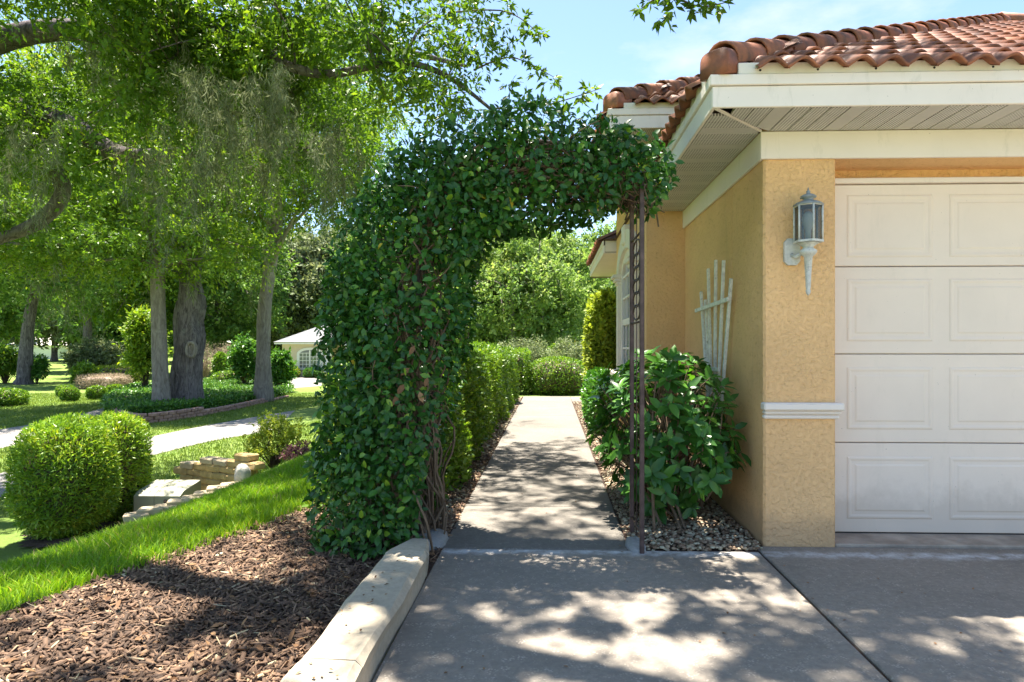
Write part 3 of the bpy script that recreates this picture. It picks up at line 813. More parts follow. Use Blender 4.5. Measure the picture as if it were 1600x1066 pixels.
sel = P3[rng.choice(len(P3), 2600, replace=False)] + np.array([0, 0, .006])
chips('mulch_shreds', sel, .085, MAT['chip'], None, 'long pale shreds of bark lying on the mulch', np.clip(rng.normal(.52, .25, len(sel)), 0, 1), .32)
sel = P3[rng.choice(len(P3), 420, replace=False)] + np.array([0, 0, .022])
dd = rng.normal(size=sel.shape); dd[:, 2] *= .25
leaves('mulch_litter', MAT['dead'], None, sel, dd, up_normals(len(sel), 2.5), .045 * rng.uniform(.5, 1.3, len(sel)), .018, True)['label'] = 'dry fallen leaves on the mulch bed'
# pebbles (low-poly rounded stones)
def pebbles(name, P, r, label):
    n = len(P)
    ph = (1 + 5 ** .5) / 2
    ico = unit(np.array([(-1,ph,0),(1,ph,0),(-1,-ph,0),(1,-ph,0),(0,-1,ph),(0,1,ph),(0,-1,-ph),(0,1,-ph),(ph,0,-1),(ph,0,1),(-ph,0,-1),(-ph,0,1)], float))
    T = np.array([(0,11,5),(0,5,1),(0,1,7),(0,7,10),(0,10,11),(1,5,9),(5,11,4),(11,10,2),(10,7,6),(7,1,8),(3,9,4),(3,4,2),(3,2,6),(3,6,8),(3,8,9),(4,9,5),(2,4,11),(6,2,10),(8,6,7),(9,8,1)])
    sc3 = np.stack([rng.uniform(.7, 1.3, n), rng.uniform(.7, 1.3, n), rng.uniform(.4, .75, n)], 1) * (r * rng.uniform(.5, 1.3, n))[:, None]
    V = ico[None] * (1 + rng.normal(0, .08, (n, 12, 1)))
    V = V * sc3[:, None]
    a = rng.uniform(0, 6.28, n); c, s = np.cos(a)[:, None], np.sin(a)[:, None]
    V = np.stack([V[..., 0]*c - V[..., 1]*s, V[..., 0]*s + V[..., 1]*c, V[..., 2]], -1) + P[:, None]
    F = (np.arange(n)[:, None, None] * 12 + T[None]).reshape(-1, 3)
    return link(np_mesh(name, V.reshape(-1, 3), F, True, np.repeat(rng.random(n), 12)), name, MAT['pebble'], None, kind='stuff', label=label)
a = np.stack([rng.uniform(.46, 1.2, 5200), rng.uniform(3.62, 5.8, 5200)], 1)
b = np.stack([rng.uniform(.46, .86, 3000), 5.6 + rng.random(3000) ** 1.3 * 7.6], 1)

ab = np.concatenate([a, b])
pebbles('pebbles', np.column_stack([ab, rng.uniform(-.008, .016, len(ab))]), .014, 'pale river pebbles in the strip by the house')
a = np.stack([rng.uniform(-.86, -.625, 3800), 4.0 + rng.random(3800) ** 1.4 * 10.4], 1)
pebbles('pebbles', np.column_stack([a, rng.uniform(-.010, .014, len(a))]), .016, 'pale river pebbles in the strip under the hedge')

# curb
t = thing('concrete_curb', (-.72, 1, 0), 'buff painted concrete curb edging the mulch bed', 'curb')
prof = [(-.616, -.05), (-.616, .055), (-.604, .105), (-.625, .125), (-.80, .128), (-.825, .11), (-.83, -.05)]
k = len(prof)
cuts = [-3.0, -1.2, .62, 2.05, 3.17]
for a_, b_ in zip(cuts[:-1], cuts[1:]):
    ny_ = 16; ys = np.linspace(a_ + .003, b_ - .003, ny_)
    vs = [(x + .005 * math.sin(y * 7 + i) + random.uniform(-.002, .002), y, z + ((.003 * math.sin(y * 11 + i) + random.uniform(-.0025, .0025)) if z > 0 else 0)) for y in ys for i, (x, z) in enumerate(prof)]
    fs = [(i*k+j, (i+1)*k+j, (i+1)*k+(j+1) % k, i*k+(j+1) % k) for i in range(ny_-1) for j in range(k)]
    fs += [tuple(range(k)), tuple(range((ny_-1)*k, ny_*k))[::-1]]
    MB().add(vs, fs).build('curb_length', MAT['curb'], t)
mb = MB()
mb.add([(x, 3.172, z) for x, z in prof] + [(-.70 + (x + .72) * .45, 3.40 + (.03 if z < .06 else 0), z - .012) for x, z in prof], [(j, (j+1) % k, (j+1) % k + k, j + k) for j in range(k)][::-1] + [tuple(range(k, 2*k)), tuple(range(k))])
mb.build('curb_end', MAT['curb'], t)
# rough mortar collars at the feet of the arbor
t = thing('mortar_footing', (-.72, 3.72, 0), 'rough mortar lump at the foot of the vine covered arbor', 'footing')
vs, fs = super_core((-.70, 3.72, .0), (.10, .16, .055), 2.6, 1.0, 8); MB().add(vs, fs, True).build('body', MAT['pad'], t)
t = thing('mortar_footing', (.50, 3.64, 0), 'rough mortar lump at the foot of the bare arbor post', 'footing')
vs, fs = super_core((.485, 3.68, .0), (.055, .13, .035), 2.6, 1.0, 8); MB().add(vs, fs, True).build('body', MAT['pad'], t)

# lower concrete sidewalk and the neighbour's drive
def strip(name, low, up, mat, label, z=LOW + .012):
    a = smooth_line([on_z(x, y, LOW) for x, y in low], 40); b = smooth_line([on_z(x, y, LOW) for x, y in up], 40)
    vs = [(p[0], p[1], z) for p in a] + [(p[0], p[1], z) for p in b] + [(p[0], p[1], z - .1) for p in a]
    fs = [(i, i+1, 41+i, 40+i) for i in range(39)] + [(i, 80+i, 81+i, i+1) for i in range(39)]
    return MB().add(vs, fs).build(name, mat, kind='structure', label=label)
strip('sidewalk', [(-420, 905), (-120, 815), (10, 775), (120, 745), (228, 715), (330, 690), (430, 673), (510, 659), (590, 645), (680, 632)],
      [(-420, 840), (-120, 768), (10, 738), (120, 711), (228, 685), (330, 664), (430, 647), (510, 634), (590, 623), (680, 613)], MAT['walk'], 'pale concrete walk crossing the lower lawn')
strip('side_drive', [(-300, 790), (-100, 732), (0, 702), (55, 686), (110, 668), (160, 648)], [(-300, 750), (-100, 695), (0, 672), (55, 663), (110, 652), (165, 637)], MAT['walk'], 'concrete drive passing left of the oak island')
strip('house_drive', [(425, 612), (470, 606), (540, 601), (640, 596)], [(425, 591), (470, 590), (540, 588.5), (640, 587)], MAT['walk'], 'pale apron in front of the grey roofed house')

# ------------------------------------------------------------------ the house
ZF0, ZS = 2.209, 2.366           # frieze bottom, soffit
EX, EY = .83, 3.31               # garage eave corner
YB = 5.85                        # where the wing steps out
XV, YV = .861, 8.4               # wing wall plane and its far end
ZS2, EX2, EY2 = 2.99, .50, 5.45
ZT, ZT2 = 2.53, 3.16
PIT = .535
TH = math.atan(PIT)
house = thing('stucco_house', (3.5, 6, 0), 'ochre stucco house with garage, white eaves and terracotta tile roof', 'house')
S = MAT['stucco']
MB().bbox(XW, 1.627, YF, 4.35, -.1, ZS + .05, .012).build('pillar', S, house)
MB().box(1.627 + .002, 6.6, YF + .003, 3.95, ZF0, ZS + .05).build('lintel', S, house)
MB().box(1.629, 6.6, 3.952, 4.3, 2.155, ZS + .05).build('header', S, house)
MB().bbox(6.6, 9, YF, 4.35, -.1, ZS + .05, .012).build('pillar', S, house)
MB().box(XW + .001, XW + .25, 4.352, YB + .1, -.1, ZS + .05).build('side_wall', S, house)
MB().bbox(XV, 9, YB, YB + .22, -.1, ZS2 + .05, .012).build('wing_wall', S, house)
# wing side wall with window opening (y 6.35..7.75, z .85..2.15 with arch)
WY0, WY1, WZ0, WZ1 = 6.42, 7.72, .86, 1.95
def wall_x(x0, x1, y0, y1, holes_y, z0, z1, zt):
    mb = MB()
    mb.box(x0, x1, y0, holes_y[0], zt[0], zt[1]); mb.box(x0, x1, holes_y[1], y1, zt[0], zt[1])
    mb.box(x0, x1, holes_y[0], holes_y[1], zt[0], z0)
    c = (holes_y[0] + holes_y[1]) / 2; hw = (holes_y[1] - holes_y[0]) / 2
    arc = [(c + hw * math.cos(a), z1 + .26 * math.sin(a)) for a in np.linspace(0, math.pi, 15)]
    poly = [(x0, y, z) for y, z in arc] + [(x0, holes_y[0], zt[1]), (x0, holes_y[1], zt[1])]
    mb.prism(poly, (x1 - x0, 0, 0))
    return mb
wall_x(XV + .002, XV + .2, YB + .222, YV, (WY0, WY1), WZ0, WZ1, (-.1, ZS2 + .05)).build('wing_wall', S, house)
MB().box(XV + .202, 9, YV - .2, YV - .002, -.1, ZS2 + .05).build('wing_wall', S, house)
MB().box(1.15, 1.35, YV + .002, 10.9, -.1, ZS + .05).build('rear_wall', S, house)
MB().box(1.352, 9, 10.7, 10.9, -.1, ZS + .05).build('rear_wall', S, house)
# arched window on the wing wall
win = MB(); cy, hw = (WY0 + WY1) / 2, (WY1 - WY0) / 2
def arch_ring(x0, x1, r0, r1, z0, zc, k, n=22):
    mb = MB(); A = np.linspace(0, math.pi, n)
    o = [(cy + (hw + r1) * math.cos(a), zc + (k + r1) * math.sin(a)) for a in A]; i_ = [(cy + (hw + r0) * math.cos(a), zc + (k + r0) * math.sin(a)) for a in A]
    for j in range(n - 1):
        mb.prism([(x0, *o[j]), (x0, *o[j+1]), (x0, *i_[j+1]), (x0, *i_[j])], (x1 - x0, 0, 0))
    for sg in (-1, 1):
        y0, y1 = sorted((cy + sg * (hw + r0), cy + sg * (hw + r1)))
        mb.box(x0, x1, y0, y1, z0, zc)
    return mb
window = arch_ring(XV - .012, XV + .04, -.085, .0, WZ0, WZ1, .26).build('window', MAT['white'], house)
gl = MB(); A = np.linspace(0, math.pi, 16)
gl.add([(XV + .03, cy + hw * .97 * math.cos(a), WZ1 + .25 * math.sin(a)) for a in A] + [(XV + .03, WY0 + .02, WZ0), (XV + .03, WY1 - .02, WZ0)], [tuple(range(18))])
gl.build('pane', MAT['pane'], window)
for yy in (cy - .30, cy, cy + .30):
    MB().box(XV + .002, XV + .028, yy - .012, yy + .012, WZ0, WZ1 + .22).build('muntin', MAT['white'], window)
for zz in (1.12, 1.42, 1.70, WZ1):
    w_ = .035 if zz == 1.42 else .012
    MB().box(XV - .002, XV + .027, WY0, WY1, zz - w_, zz + w_).build('muntin', MAT['white'], window)
MB().box(XV + .012, XV + .026, WY0 + .04, WY1 - .04, WZ0 + .02, 1.38).build('insect_screen', MAT['darkwin'], window)
arch_ring(XV - .05, XV + .05, .0, .20, WZ0, WZ1, .26).build('window_surround', MAT['cream'], house)
for sg in (-1, 1):
    y0, y1 = sorted((cy + sg * (hw - .01), cy + sg * (hw + .22)))
    mb = MB()
    for k_, (o_, z0, z1) in enumerate(((.065, WZ1 - .07, WZ1 - .03), (.09, WZ1 - .03, WZ1 + .01), (.115, WZ1 + .01, WZ1 + .05))):
        mb.bbox(XV - o_, XV + .04, y0 - k_ * .012, y1 + k_ * .012, z0, z1 - .001, .006)
    mb.build('capital', MAT['cream'], house)
mb = MB(); mb.bbox(XV - .15, XV + .05, WY0 - .28, WY1 + .28, WZ0 - .07, WZ0 - .002, .015); mb.bbox(XV - .09, XV + .05, WY0 - .22, WY1 + .22, WZ0 - .15, WZ0 - .072, .02)
mb.build('window_sill', MAT['cream'], house)
MB().bbox(XV - .075, XV + .04, cy - .09, cy + .09, WZ1 + .30, WZ1 + .52, .02).build('keystone', MAT['cream'], house)

# frieze boards
Wt = MAT['white']
MB().bbox(XW - .022, 9, YF - .022, YF - .001, ZF0, ZS - .001, .003).build('frieze_board', Wt, house)
MB().bbox(XW - .021, XW - .001, YF + .0005, YB - .001, ZF0, ZS - .001, .003).build('frieze_board', Wt, house)
MB().bbox(XV - .02, XW - .03, YB - .02, YB - .001, ZS2 - .15, ZS2 - .001, .003).build('frieze_board', Wt, house)
# fascia: lower board, upper board, closure strip
def fascia(x0, y0, x1, y1, z0, side):
    # side 'f' front face along x, 'l' left face along y
    for k_, (o_, a, b_, th) in enumerate(((0, z0, z0 + .108, .02), (.014, z0 + .110, z0 + .164, .02))):
        if side == 'f': MB().bbox(x0 - o_, x1, y0 - o_, y0 - o_ + th, a, b_, .003).build('fascia_board', Wt, house)
        else: MB().bbox(x0 - o_, x0 - o_ + th, y0 - o_ + th + .001, y1, a, b_, .003).build('fascia_board', Wt, house)
fascia(EX, EY, 10.6, 0, ZS, 'f'); fascia(EX, EY, 0, YB - .002, ZS, 'l')
fascia(EX2, EY2, XW + 1.2, 0, ZS2, 'f'); fascia(EX2, EY2, 0, 8.8, ZS2, 'l')
fascia(.70, 8.45, 0, 11.3, ZS, 'l')
cl = MB().bbox(EX + .13, 10.6, EY - .004, EY + .02, ZS + .166, ZS + .225, .003).build('closure_strip', MAT['closure'], house)
for i in range(14):
    MB().tube([(EX + .24 + .29 * i, EY - .006, ZS + .185), (EX + .24 + .29 * i, EY + .0, ZS + .185)], .006, 8).build('weep_hole', MAT['rubber'], cl)
MB().bbox(EX - .004, EX + .02, EY + .13, YB - .004, ZS + .166, ZS + .225, .003).build('closure_strip', MAT['closure'], house)
MB().bbox(EX2 + .12, XW + 1.2, EY2 - .004, EY2 + .02, ZS2 + .166, ZS2 + .215, .003).build('closure_strip', MAT['closure'], house)
# soffit panels: seams run out from the wall; every third one vented with punched slots
def soffit_panel(x0, x1, y0, y1, z, along):
    mb = MB().bbox(x0 + .003, x1 - .003, y0 + .001, y1 - .001, z, z + .012, .003)
    return mb
pm = {}
def vent_mat():
    m, nt, b, _ = new_mat('vented_vinyl')
    v = coords(nt)
    vo = nt.nodes.new('ShaderNodeTexVoronoi'); vo.inputs['Scale'].default_value = 60; vo.inputs['Randomness'].default_value = .05; vo.voronoi_dimensions = '2D'
    nt.links.new(v, vo.inputs['Vector'])
    f = ramp(nt, vo.outputs['Distance'], [(.26, 1.0), (.36, 0.0)])
    col = ramp(nt, noise(nt, v, 4, 5, .6), [(.3, (.56, .54, .50)), (.7, (.68, .66, .62))])
    nt.links.new(mixc(nt, f, col, (.16, .15, .14)), b.inputs['Base Color']); b.inputs['Roughness'].default_value = .6
    return m
MAT['vent'] = vent_mat()
n_ = 0
x = EX + .022
def corner_y(xx): return EY + (xx - EX)     # mitre from eave corner to wall corner
while x < 3.9:
    x1 = x + .098
    y1 = YF - .024 if x >= XW - .02 else min(YF - .024, corner_y(x) - .012)
    y1b = YF - .024 if x1 >= XW - .02 else min(YF - .024, corner_y(x1) - .012)
    if y1 > EY + .03:
        poly = [(x + .003, EY + .022, ZS), (x1 - .003, EY + .022, ZS), (x1 - .003, y1b, ZS), (x + .003, y1, ZS)]
        MB().prism(poly, (0, 0, .014)).build('soffit_panel', MAT['soffit'] if n_ % 4 == 3 else MAT['vent'], house)
    x = x1; n_ += 1
MB().box(3.9, 10.5, EY + .022, YF - .024, ZS, ZS + .014).build('soffit_panel', MAT['vent'], house)
y = EY + .022
while y < YB - .02:
    y1 = min(y + .098, YB - .004)
    xa = XW - .023 if y >= YF - .02 else min(XW - .023, EX + (y - EY) - .012)
    xb = XW - .023 if y1 >= YF - .02 else min(XW - .023, EX + (y1 - EY) - .012)
    if xa > EX + .03:
        poly = [(EX + .022, y + .003, ZS), (xa, y + .003, ZS), (xb, y1 - .003, ZS), (EX + .022, y1 - .003, ZS)]
        MB().prism(poly[::-1], (0, 0, .014)).build('soffit_panel', MAT['soffit'] if n_ % 3 == 2 else MAT['vent'], house)
    y = y1; n_ += 1
MB().prism([(EX + .018, EY + .026, ZS - .004), (EX + .026, EY + .018, ZS - .004), (XW - .018, YF - .026, ZS - .004), (XW - .026, YF - .018, ZS - .004)], (0, 0, .012)).build('mitre_trim', Wt, house)
MB().box(EX2 + .022, XW + .1, EY2 + .022, YB - .022, ZS2, ZS2 + .014).build('soffit_panel', MAT['vent'], house)
MB().box(EX2 + .022, XV - .004, YB - .02, 8.8, ZS2, ZS2 + .014).build('soffit_panel', MAT['vent'], house)
MB().box(.722, 1.146, 8.455, 8.47, ZS + .02, ZT).build('eave_end', Wt, house)
yy = 8.48
while yy < 11.28:
    MB().box(.722, 1.146, yy + .003, min(yy + .15, 11.29), ZS, ZS + .014).build('soffit_panel', MAT['white'], house); yy += .153
# cornice ledge on the pillar
mb = MB()
for o_, z0, z1 in ((.022, .728, .752), (.034, .754, .776), (.052, .778, .822)):
    mb.bbox(XW - .004 if o_ < .05 else XW - .012, 1.627 + o_ * .55, YF - o_, YF + .02, z0, z1, .008)
led = mb.build('ledge', MAT['white'], house)

# garage door
gd = MB().box(1.66, 6.58, 3.975, 4.0, .02, 2.118).build('garage_door', MAT['door'], house)
zz = [.02, .562, 1.096, 1.623, 2.118]
for i in range(4):
    MB().bbox(1.648, 6.58, 3.925, 3.972, zz[i] + .002, zz[i+1] - .003, .004).build('door_section', MAT['door'], gd)
    mid = (zz[i] + zz[i+1]) / 2 + (.0 if i < 3 else -.005)
    for j in range(8):
        x0 = 1.786 + j * .604; x1 = x0 + .507; h_ = .188
        # embossed panel: groove frame, then a bevelled raised field
        mb = MB()
        def rect(ins, yy): return [(x0 + ins, yy, mid - h_ + ins), (x1 - ins, yy, mid - h_ + ins), (x1 - ins, yy, mid + h_ - ins), (x0 + ins, yy, mid + h_ - ins)]
        rings = [rect(0, 3.9247), rect(.008, 3.920), rect(.016, 3.9195), rect(.028, 3.9232), rect(.046, 3.9232), rect(.056, 3.9195)]
        vs = [p for r_ in rings for p in r_]
        fs = [(a*4 + b_, a*4 + (b_+1) % 4, a*4+4 + (b_+1) % 4, a*4+4 + b_) for a in range(5) for b_ in range(4)] + [(20, 21, 22, 23)]
        mb.add(vs, fs); mb.build('raised_panel', MAT['door'], gd)
MB().bbox(1.650, 6.58, 3.935, 3.970, .0, .021, .004).build('bottom_seal', MAT['rubber'], gd)
MB().bbox(1.629, 6.6, 3.90, 3.950, 2.120, 2.152, .004).build('door_stop', Wt, house)
MB().bbox(1.629, 1.645, 3.90, 3.950, .015, 2.119, .003).build('door_stop', MAT['door'], house)
MB().box(1.629, 6.6, 4.31, 4.34, -.1, 2.4).build('light_leak_backing', MAT['deck'], house)  # unseen panel added behind the door to stop light leaks

# roofs: decks
def hip_deck(x0, x1, y0, y1, z, name):
    w, d = x1 - x0, y1 - y0
    h = min(w, d) / 2
    if d <= w: r = [(x0 + h, y0 + h), (x1 - h, y0 + h)]
    else: r = [(x0 + h, y0 + h), (x0 + h, y1 - h)]
    vs = [(x0, y0, z), (x1, y0, z), (x1, y1, z), (x0, y1, z), (r[0][0], r[0][1], z + h * PIT), (r[1][0], r[1][1], z + h * PIT)]
    fs = [(0, 1, 5, 4), (1, 2, 5), (2, 3, 4, 5), (3, 0, 4)] if d <= w else [(0, 1, 4), (1, 2, 5, 4), (2, 3, 5), (3, 0, 4, 5)]
    return MB().add(vs, fs + [(3, 2, 1, 0)]).build(name, MAT['deck'], house)
roof = hip_deck(EX, 12.5, EY, 13.07, ZT, 'roof')
roof2 = hip_deck(EX2, 9.0, EY2, 8.8, ZT2, 'roof')
roof3 = hip_deck(.70, 9.0, 8.35, 11.3, ZT + .004, 'roof')
# S tiles: one wave wide, slight taper, real thickness
TW, TL, TE = .146, .40, .33
def tile_mesh():
    n = 10; th = .012
    vs, fs = [], []
    for yy, lift in ((0, .030), (TL, .006)):
        for k in range(n + 1):
            u = k / n; zz = 0.044 * (0.5 - .5 * math.cos(2 * math.pi * u)) ** .8
            vs.append(((u - .5) * (TW + .012), yy, zz + lift + th))
        for k in range(n + 1):
            u = k / n; zz = 0.044 * (0.5 - .5 * math.cos(2 * math.pi * u)) ** .8
            vs.append(((u - .5) * (TW + .012), yy, zz + lift - .004))
    m = n + 1
    for k in range(n):
        fs.append((k, k+1, 2*m+k+1, 2*m+k)); fs.append((m+k+1, m+k, 3*m+k, 3*m+k+1)); fs.append((k+1, k, m+k, m+k+1))
    return vs, fs
tv, tf = tile_mesh()
tme = bpy.data.meshes.new('tile'); tme.from_pydata(tv, [], tf); tme.polygons.foreach_set('use_smooth', [True] * len(tf)); tme.materials.append(MAT['tile'])
def lay(roofo, x0, y0, z, face, umax, rows, individual, start=0.15):
    rest = MB(); cnt = 0
    ct, st = math.cos(TH), math.sin(TH)
    for r_ in range(rows):
        s_ = -.05 + r_ * TE
        o_ = s_ * ct
        k = 0
        while True:
            u = start + k * TW + max(0, o_) ; k += 1
            # snap the column grid to the eave so columns line up
            u = math.ceil((max(0, o_) + start) / TW) * TW + (k - 1) * TW
            if u > umax: break
            jit = Matrix.Rotation(random.uniform(-.012, .012), 4, 'Z') @ Matrix.Translation((random.uniform(-.002, .002), random.uniform(-.008, .008), random.uniform(0, .003)))
            if face == 'f':
                M = Matrix.Translation((x0 + u, y0 + o_, z + s_ * st)) @ Matrix.Rotation(TH, 4, 'X') @ jit
            else:
                M = Matrix.Translation((x0 + o_, y0 + u, z + s_ * st)) @ Matrix.Rotation(-math.pi/2, 4, 'Z') @ Matrix.Rotation(TH, 4, 'X') @ jit
            if individual(M.translation):
                link(tme, 'tile', None, roofo, M=M); cnt += 1
            else:
                rest.add([M @ Vector(p) for p in tv], tf, True)
    if rest.v: rest.build('tile_field', MAT['tile'], roofo, kind='stuff')
    return cnt
def near_frame(p):
    px, py, tt = project(np.array(p)); return px < 1680
nA = lay(roof, EX, EY, ZT + .005, 'f', 7.5, 15, near_frame)
nB = lay(roof, EX, EY, ZT + .005, 'l', YB - EY - .05, 2, lambda p: True)
nC = lay(roof2, EX2, EY2, ZT2 + .005, 'f', 2.6, 4, lambda p: True)
nD = lay(roof2, EX2, EY2, ZT2 + .005, 'l', 3.2, 2, lambda p: True)
nE = lay(roof3, .70, 8.4, ZT + .009, 'l', 2.8, 2, lambda p: True)
# hip caps
def cap_mesh(r0, r1, ln):
    mb = MB(); n = 10; vs = []; th = .014
    for (r_, yy, lift) in ((r0, 0, .02), (r1, ln, 0)):
        for q in (0, th):
            for k in range(n + 1):
                a = math.pi * (-.12 + 1.24 * k / n)
                vs.append(((r_ - q) * math.cos(a), yy, (r_ - q) * math.sin(a) * 1.0 + lift))
    m = n + 1; fs = []
    for k in range(n):
        fs.append((k+1, k, 2*m+k, 2*m+k+1)); fs.append((m+k, m+k+1, 3*m+k+1, 3*m+k)); fs.append((k, k+1, m+k+1, m+k))
    me = bpy.data.meshes.new('hip_cap'); me.from_pydata(vs, [], fs); me.polygons.foreach_set('use_smooth', [True] * len(fs)); me.materials.append(MAT['tile'])
    return me
cme = cap_mesh(.094, .078, .42)
def hips(roofo, x0, y0, z, n, d=(1, 1)):
    slope = math.atan(PIT / math.sqrt(2))
    az = math.atan2(-d[0], d[1])
    for i in range(n):
        s_ = .10 + i * .345
        hx = s_ * math.cos(slope) / math.sqrt(2)
        M = Matrix.Translation((x0 + d[0] * hx, y0 + d[1] * hx, z + .045 + s_ * math.sin(slope))) @ Matrix.Rotation(az, 4, 'Z') @ Matrix.Rotation(slope, 4, 'X') @ Matrix.Rotation(random.uniform(-.05, .05), 4, 'Y')
        link(cme, 'hip_cap', None, roofo, M=M)
    # closed starter piece at the corner
    mb = MB()
    prof = []
    for k in range(13):
        a = math.pi * k / 12; prof.append((.084 * math.copysign(abs(math.cos(a)) ** .6, math.cos(a)), .080 * math.sin(a) ** .55))
    prof = [(.084, -.06)] + prof + [(-.084, -.06)]
    rings = []
    for yy, sc_, dz in ((-.032, .95, -.004), (-.02, 1.0, 0), (.16, .98, .035)):
        rings.append([(p[0] * sc_, yy, p[1] * sc_ + dz + .025) for p in prof])
    M = Matrix.Translation((x0 + .02, y0 + .02, z + .025)) @ Matrix.Rotation(az, 4, 'Z')
    k = len(prof); vs = [M @ Vector(p) for r_ in rings for p in r_]
    fs = [tuple(range(k))] + [(a*k + b_, a*k + k + b_, a*k + k + (b_+1) % k, a*k + (b_+1) % k) for a in range(2) for b_ in range(k)]
    mb.add(vs, fs, True); mb.build('hip_starter', MAT['tile'], roofo)
hips(roof, EX + .01, EY + .01, ZT + .01, 20)
hips(roof2, EX2 + .01, EY2 + .01, ZT2 + .01, 6)
for i in range(20):
    M = Matrix.Translation((5.60 + i * .345, 8.19, ZT + 4.88 * PIT + .05)) @ Matrix.Rotation(-math.pi/2, 4, 'Z')
    link(cme, 'ridge_cap', None, roof, M=M)

# ------------------------------------------------------------------ wall lantern
LX, LY = 0, 0
lp = at(1266, 400, 3.52); LX, LY = lp[0], 3.60
def lz(py): return CAM_H + (541 - py) / 1000 * 3.55
lan = thing('wall_lantern', (LX, YF, lz(400)), 'chalky white carriage lantern on the stucco garage pillar', 'lamp')
L_ = MAT['lamp']
bp = [(-.055, -.075), (-.03, -.105), (.03, -.105), (.055, -.075), (.055, .075), (.03, .105), (-.03, .105), (-.055, .075)]
BZ = lz(390); BX = LX - .055
MB().prism([(BX + x * .8, YF - .024, BZ + z * .72) for x, z in bp], (0, .023, 0)).build('backplate', L_, lan)
MB().tube([(BX, YF - .02, BZ - .02), (BX + .01, YF - .06, BZ - .035), (LX, LY, BZ + .005)], [.014, .012, .012], 8).build('arm', L_, lan)
z0 = lz(462)
MB().lathe([(.002, 0.000), (.010, 0.010), (.014, 0.025), (.010, 0.035), (.013, 0.045), (.016, 0.116), (.023, 0.216), (.034, 0.224), (.046, 0.239), (.046, 0.249), (.030, 0.261), (.026, 0.269), (.048, 0.285), (.058, 0.290)], 18, (LX, LY, z0)).build('stem', L_, lan)
zb, zt = lz(378), lz(322)
def hexr(r, z, a0=math.pi/6): return [(LX + r * math.cos(a0 + k * math.pi/3), LY + r * math.sin(a0 + k * math.pi/3), z) for k in range(6)]
MB().prism(hexr(.080, zb - .006), (0, 0, .012)).build('base_ring', L_, lan)
cage = MB()
b6, t6 = hexr(.073, zb), hexr(.073, zt)
for k in range(6):
    cage.tube([b6[k], t6[k]], .0055, 6)
for ring in (b6, t6):
    for k in range(6): cage.tube([ring[k], ring[(k+1) % 6]], .005, 6)
cage.build('cage', L_, lan)
b6, t6 = hexr(.069, zb + .004), hexr(.069, zt - .004)
for k in range(6):
    MB().add([b6[k], b6[(k+1) % 6], t6[(k+1) % 6], t6[k]], [(0, 1, 2, 3)]).build('pane', MAT['glass'], lan)
MB().lathe([(0.079, zt + 0.000), (0.080, zt + 0.005), (0.061, zt + 0.018), (0.041, zt + 0.026), (0.025, zt + 0.033), (0.025, zt + 0.038), (0.041, zt + 0.044), (0.044, zt + 0.051), (0.030, zt + 0.061), (0.013, zt + 0.067), (0.009, zt + 0.074), (0.012, zt + 0.079), (0.005, zt + 0.087), (0.002, zt + 0.102)], 18, (LX, LY, 0)).build('cap', simple('grey_lamp_cap', (0.24, 0.26, 0.27), .5, .35, 25, .2, 90, .002, .4, 0, ((.5, .52, .52), 18, .55, .7)), lan)
MB().lathe([(.015, zb + .01), (.016, zb + .06), (.020, zb + .075), (.030, zb + .10), (.034, zb + .125), (.028, zb + .15), (.012, zb + .166), (.002, zb + .17)], 14, (LX, LY, 0)).build('bulb', MAT['bulb'], lan)

# ------------------------------------------------------------------ fan trellis on the side wall
tr = thing('fan_trellis', (XW, 4.75, .2), 'weathered white wooden fan trellis leaning on the ochre side wall', 'trellis')
tx = XW - .035
tops = [(5.08, 1.57), (4.85, 1.725), (4.63, 1.76), (4.42, 1.73), (4.24, 1.585), (5.0, 1.50)]
for i, (yy, zz_) in enumerate(tops):
    yb = 4.68 + (yy - 4.68) * .06
    xo = 0 if i < 5 else .014
    d = Vector((0, yy - yb, zz_ - .12)); ln = d.length; d.normalize()
    M = Matrix.Translation((tx + xo, yb, .12)) @ Matrix.Rotation(-math.atan2(d.y, d.z), 4, 'X')
    MB().bbox(-.009, .010, -.014, .014, 0, ln, .002, M).build('slat', MAT['trellis'], tr)
for (ya, za, yb, zb_) in ((5.16, 1.425, 4.22, 1.450), (4.98, .985, 4.45, .98)):
    d = Vector((0, yb - ya, zb_ - za)); ln = d.length
    M = Matrix.Translation((tx - .024, ya, za)) @ Matrix.Rotation(math.atan2(-d.z, -d.y) * -1, 4, 'X')
    M = Matrix.Translation((tx - .024, ya, za)) @ d.normalized().to_track_quat('Z', 'X').to_matrix().to_4x4()
    MB().bbox(-.014, .014, -.007, .007, 0, ln, .002, M).build('crossbar', MAT['trellis'], tr)

# ------------------------------------------------------------------ iron arbor
arb = thing('iron_arbor', (-.13, 3.8, 0), 'brown iron garden arbor standing over the path entrance', 'arbor')
posts = [(.505, 3.555), (.497, 3.93), (-.775, 3.74), (-.750, 4.02)]
for x, y in posts:
    MB().bbox(x - .0125, x + .0125, y - .0125, y + .0125, -.02, 2.06, .003).build('post', MAT['iron'], arb)
for (a, b_) in ((2, 0), (3, 1)):
    P = [(posts[a][0] + (posts[b_][0] - posts[a][0]) * f, posts[a][1] + (posts[b_][1] - posts[a][1]) * f, 2.05 + .26 * math.sin(math.pi * f)) for f in np.linspace(0, 1, 17)]
    MB().tube(P, .012, 6).build('arch_bar', MAT['iron'], arb)
for f in np.linspace(.08, .92, 7):
    p = [Vector((posts[a][0] + (posts[b_][0] - posts[a][0]) * f, posts[a][1] + (posts[b_][1] - posts[a][1]) * f, 2.06 + .26 * math.sin(math.pi * f))) for a, b_ in ((2, 0), (3, 1))]
    MB().tube(p, .008, 6).build('rung', MAT['iron'], arb)
